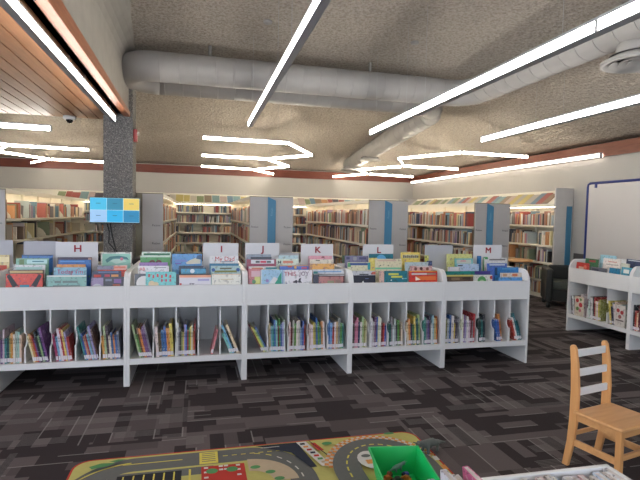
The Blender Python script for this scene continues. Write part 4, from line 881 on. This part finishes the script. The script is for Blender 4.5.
def creature(loc, rz, s, col, name, label, horns=True, tail=True):
    """four legged toy dinosaur grown as one skin"""
    pts = [((0, 0, .5), .20), ((.35, 0, .52), .17), ((.62, 0, .58), .12), ((.82, 0, .54), .13), ((1.05, 0, .44), .07),
           ((-.35, 0, .48), .18), ((-.7, 0, .36), .09), ((-1.1, 0, .24), .04)]
    ed = [(0, 1), (1, 2), (2, 3), (3, 4), (0, 5), (5, 6), (6, 7)]
    for x in (.32, -.32):
        for y in (.17, -.17):
            b = 1 if x > 0 else 5; n = len(pts); pts += [((x, y, .34), .10), ((x+.03, y*1.2, .16), .075), ((x+.06, y*1.25, .03), .07)]; ed += [(b, n), (n, n+1), (n+1, n+2)]
    if horns:
        n = len(pts); pts += [((.74, .0, .78), .13), ((.95, .09, .66), .04), ((1.15, .12, .74), .018), ((.95, -.09, .66), .04), ((1.15, -.12, .74), .018)]
        ed += [(3, n), (3, n+1), (n+1, n+2), (3, n+3), (n+3, n+4)]
    me = bpy.data.meshes.new(name); me.from_pydata([tuple(v*s for v in p) for p, _ in pts], ed, [])
    o = bpy.data.objects.new(name, me); C.objects.link(o)
    me.materials.append(col)
    sk = o.modifiers.new('skin', 'SKIN'); 
    for i, (_, r) in enumerate(pts): me.skin_vertices[0].data[i].radius = (r*s, r*s)
    me.skin_vertices[0].data[0].use_root = True
    sb = o.modifiers.new('smooth', 'SUBSURF'); sb.levels = 1; sb.render_levels = 2
    sk.use_smooth_shade = True
    o.location = loc; o.rotation_euler = (0, 0, rz); tag(o, label, 'toy dinosaur'); return o
DINO = plain('grey_green_rubber', (112, 122, 120), .6, .2, 60)
creature((1.455, 2.80, .007), R(200), .125, DINO, 'toy_dinosaur', 'dark grey toy dinosaur standing on the corner of the play rug')
creature((1.12, 2.55, .045), R(20), .06, plain('teal_rubber', (110, 150, 150), .5, .2, 60), 'toy_dinosaur', 'small teal toy dinosaur lying in middle of the green box')
for i, (x, y, c, lab) in enumerate([(1.05, 2.52, (206, 96, 50), 'orange toy car at left in the green box'), (1.075, 2.555, (150, 60, 40), 'brown red toy car behind the orange one in green box'), (1.17, 2.535, (60, 70, 150), 'small blue toy car at right in the green box'), (1.155, 2.50, (196, 110, 50), 'amber toy car in front of the blue toy car'), (1.10, 2.495, (60, 64, 60), 'black toy car nearest the front of green box')]):
    t = empty('toy_car', (x, y, .012), R(40*i+15)); tag(t, lab, 'toy car'); cm = ink(c)
    MB().prism([(-.03, .008), (.03, .008), (.03, .018), (.018, .022), (.01, .032), (-.014, .032), (-.02, .02), (-.03, .018)], -.012, .012, 'Y').build('car_body', cm, t, bevel=.002)
    for wx in (-.018, .018):
        for wy in (-.013, .013): MB().tube([(wx, wy-.003, .008), (wx, wy+.003, .008)], .008, 12).build('wheel', MATS['tv_black'], t)

# ------------------------------------------------------------------ child chair
ch = empty('child_chair', (2.215, 2.43, 0), R(12)); tag(ch, 'small birch child chair with three white back slats, standing on carpet', 'chair')
# local: +x along the back, -y forward
CW, SD, SH = .32, .29, .345
def post(x):
    m = MB(); prof = [(.085, 0), (.045, 0), (.012, .16), (-.004, SH-.04), (-.006, .48), (.008, .64), (.026, .735), (.038, .752), (.056, .752), (.064, .738), (.054, .64), (.046, .48), (.048, SH-.04), (.058, .16)]
    m.prism(prof, x, x+.026, 'X'); return m
for x in (0, CW-.026): fixn(post(x).build('back_post', BIRCH, ch, bevel=.006))
SLAT = plain('white_slat', (228, 228, 228), .4, .03)
for z, y in ((.70, .034), (.585, .020), (.470, .012)):
    MB().box(.024, CW-.024, y-.006, y+.010, z-.023, z+.023).build('back_slat', SLAT, ch, bevel=.005)
st = MB(); st.box(-.015, CW+.015, -SD, .012, SH-.002, SH+.020); st.build('seat', BIRCHX, ch, bevel=.010)
for x in (0.004, CW-.034):
    MB().box(x, x+.03, -SD+.015, -SD+.05, 0, SH-.002).build('front_leg', BIRCH, ch, bevel=.004)
    MB().box(x+.006, x+.022, -SD+.05, .018, .14, .18).build('side_stretcher', BIRCHX, ch, bevel=.003)
    MB().box(x+.004, x+.022, -SD+.05, .010, SH-.045, SH-.002).build('side_rail', BIRCHX, ch)
MB().box(.03, CW-.03, -SD+.02, -SD+.038, .17, .20).build('front_stretcher', BIRCHX, ch, bevel=.003)
MB().box(.03, CW-.03, -SD+.02, -SD+.038, SH-.045, SH-.002).build('front_rail', BIRCHX, ch)
MB().box(.024, CW-.024, .016, .032, .20, .225).build('rear_stretcher', BIRCHX, ch, bevel=.003)

# ------------------------------------------------------------------ near white bin with board books
nb = empty('book_trolley', (.55, 1.455, 0), R(-1)); tag(nb, 'white open topped book bin cut off by bottom edge of picture', 'book bin')
BW, BD, BH = .905, .50, .62
MB().box(0, BW, -.018, 0, .12, BH).build('back_panel', WHITE, nb, bevel=.004)
MB().box(0, BW, -BD, -BD+.018, .12, BH-.03).build('front_panel', WHITE, nb, bevel=.004)
for x in (0, BW-.018): MB().box(x, x+.018, -BD+.018, -.018, 0, BH).build('side_panel', WHITE, nb, bevel=.004)
MB().box(.018, BW-.018, -BD+.018, -.018, .36, .38).build('bin_floor', WHITE, nb)
nbM = Matrix.Translation((.55, 1.455, 0)) @ Matrix.Rotation(R(-1), 4, 'Z')
def top_book(x, y0, t, h, d, col, lab, lean=0):
    """stands across the bin: thickness along x, top edge runs along y"""
    m = MB(); c = .003
    m.box(0, c, -d, 0, 0, h); m.box(t-c, t, -d, 0, 0, h); m.box(c, t-c, -.003, 0, 0, h)
    o = m.build('book', printed(col, int(x*100))); o.matrix_world = nbM @ Matrix.Translation((x, y0, .381)) @ Matrix.Rotation(R(lean), 4, 'Y')
    tag(o, lab, 'book', 'board books in the near bin')
    MB().box(c, t-c, -d+.003, -.003, .003, h-.0015).build('pages', plain('board_pages', (214, 208, 206), .7, .1, 80), o); return o
top_book(.335, -.035, .020, .305, .2, (186, 84, 130), 'pink and teal book sticking up highest out of near bin', -6)
cb = [(206, 204, 206), (196, 190, 200), (216, 190, 190), (204, 200, 190), (180, 190, 206), (214, 206, 196)]
x = .39; i = 0
while x < .865:
    t = random.uniform(.016, .03)
    top_book(x, -.022-random.uniform(0, .02), t, random.uniform(.215, .238), random.uniform(.15, .18), cb[i % 6], '%s pale board book from right of the pink book in near bin' % (ORD+['fifteenth', 'sixteenth', 'seventeenth', 'eighteenth', 'nineteenth', 'twentieth'])[i], random.uniform(-4, 3)); x += t+.004; i += 1
top_book(.285, -.03, .022, .275, .18, (214, 212, 214), 'white board book just left of the pink book', -3)
top_book(.245, -.025, .020, .295, .16, (206, 206, 216), 'white board book second left of the pink book', -3)
top_book(.20, -.022, .022, .265, .18, (190, 200, 206), 'pale board book third left of the pink book', -3)

# ------------------------------------------------------------------ whiteboard
NAVY = plain('navy_tube', (34, 52, 120), .35)
wb = empty('whiteboard', (6.22, 6.8, 0), R(-90)); tag(wb, 'large mobile whiteboard with dark blue tube frame at the right edge', 'whiteboard')
Lw = 2.0
MB().box(.03, Lw-.03, -.008, .008, .72, 2.10).build('board', plain('white_board', (186, 182, 180), .3, .02), wb)
MB().tube([(0, 0, .08), (0, 0, 2.06), (.012, 0, 2.105), (.05, 0, 2.125), (Lw-.05, 0, 2.125), (Lw-.012, 0, 2.105), (Lw, 0, 2.06), (Lw, 0, .08)], .02, 12).build('frame', NAVY, wb)
MB().box(.16, .20, -.022, .012, 2.045, 2.11).build('clip', NAVY, wb)
for x in (0, Lw): MB().tube([(x, -.25, .06), (x, .25, .06)], .02, 10).build('foot', NAVY, wb)
# ------------------------------------------------------------------ armchair and side table
ac = empty('armchair', (5.84, 7.22, 0), R(-31)); tag(ac, 'black leather tub armchair in front of right wall bookshelf', 'armchair')
MB().box(0, .11, 0, .66, .10, .67).build('arm', BLACK, ac, bevel=.025)
MB().box(.57, .68, 0, .66, .10, .67).build('arm', BLACK, ac, bevel=.025)
MB().box(.11, .57, .50, .66, .10, .70).build('backrest', BLACK, ac, bevel=.03)
MB().box(.11, .57, .02, .50, .32, .46).build('seat_cushion', plain('grey_green_leather', (70, 78, 72), .4, .1, 20), ac, bevel=.03)
MB().box(.11, .57, .05, .50, .12, .32).build('base', BLACK, ac)
for x in (.05, .63):
    for y in (.05, .6): MB().lathe([(.001, 0), (.03, .0), (.035, .05), (.03, .1), (.001, .1)], (x, y, 0), 16).build('foot', BLACK, ac)
tb = empty('side_table', (6.02, 8.42, 0)); tag(tb, 'round light wood side table behind the black armchair', 'table')
MB().lathe([(.001, .70), (.36, .70), (.37, .71), (.36, .735), (.001, .735)], (0, 0, 0), 40).build('tabletop', TABLEW, tb)
MB().tube([(0, 0, .02), (0, 0, .70)], .03, 16).build('pedestal', BLACK, tb)
MB().lathe([(.001, .03), (.22, .02), (.22, 0), (.001, 0)], (0, 0, 0), 24).build('base', BLACK, tb)
# small dark wooden reading stool seen beyond the row, right of pillar
ds = empty('wooden_stool', (-.62, 6.3, 0)); tag(ds, 'small brown stool with dark seat behind row, right of pillar', 'stool')
MB().box(-.14, .14, -.14, .14, .86, .95).build('seat', plain('dark_cushion', (34, 28, 28), .6), ds, bevel=.03)
for x in (-.11, .09):
    for y in (-.11, .09): MB().box(x, x+.03, y, y+.03, 0, .86).build('leg', mat_wood('brown_wood', (120, 76, 46), (140, 92, 58), 'Z'), ds)

# ------------------------------------------------------------------ daylight and view
w = bpy.data.worlds.new('sky'); bpy.context.scene.world = w; w.use_nodes = True
bg = w.node_tree.nodes['Background']; bg.inputs[0].default_value = (.78, .87, 1.0, 1); bg.inputs[1].default_value = 6
def portal(loc, rot, sx, sy):
    l = bpy.data.lights.new('window_daylight', 'AREA'); l.shape = 'RECTANGLE'; l.size = sx; l.size_y = sy; l.energy = 1; l.cycles.is_portal = True
    o = bpy.data.objects.new('window_daylight', l); C.objects.link(o); o.location = loc; o.rotation_euler = rot
for u0, u1 in sph: portal(((u0+u1)/2, YN-.02, 1.65), (R(-90), 0, 0), u1-u0, 1.9)
for u0, u1 in spl: portal((XL-.02, (u0+u1)/2, 1.65), (0, R(-90), 0), 1.9, u1-u0)
sc = bpy.context.scene
sc.view_settings.view_transform = 'Standard'; sc.view_settings.look = 'None'; sc.view_settings.gamma = 1; sc.view_settings.use_curve_mapping = False
sc.view_settings.exposure = 0.42
sc.cycles.use_denoising = True
sc.cycles.max_bounces = 6; sc.cycles.diffuse_bounces = 4
sc.cycles.sample_clamp_indirect = 6
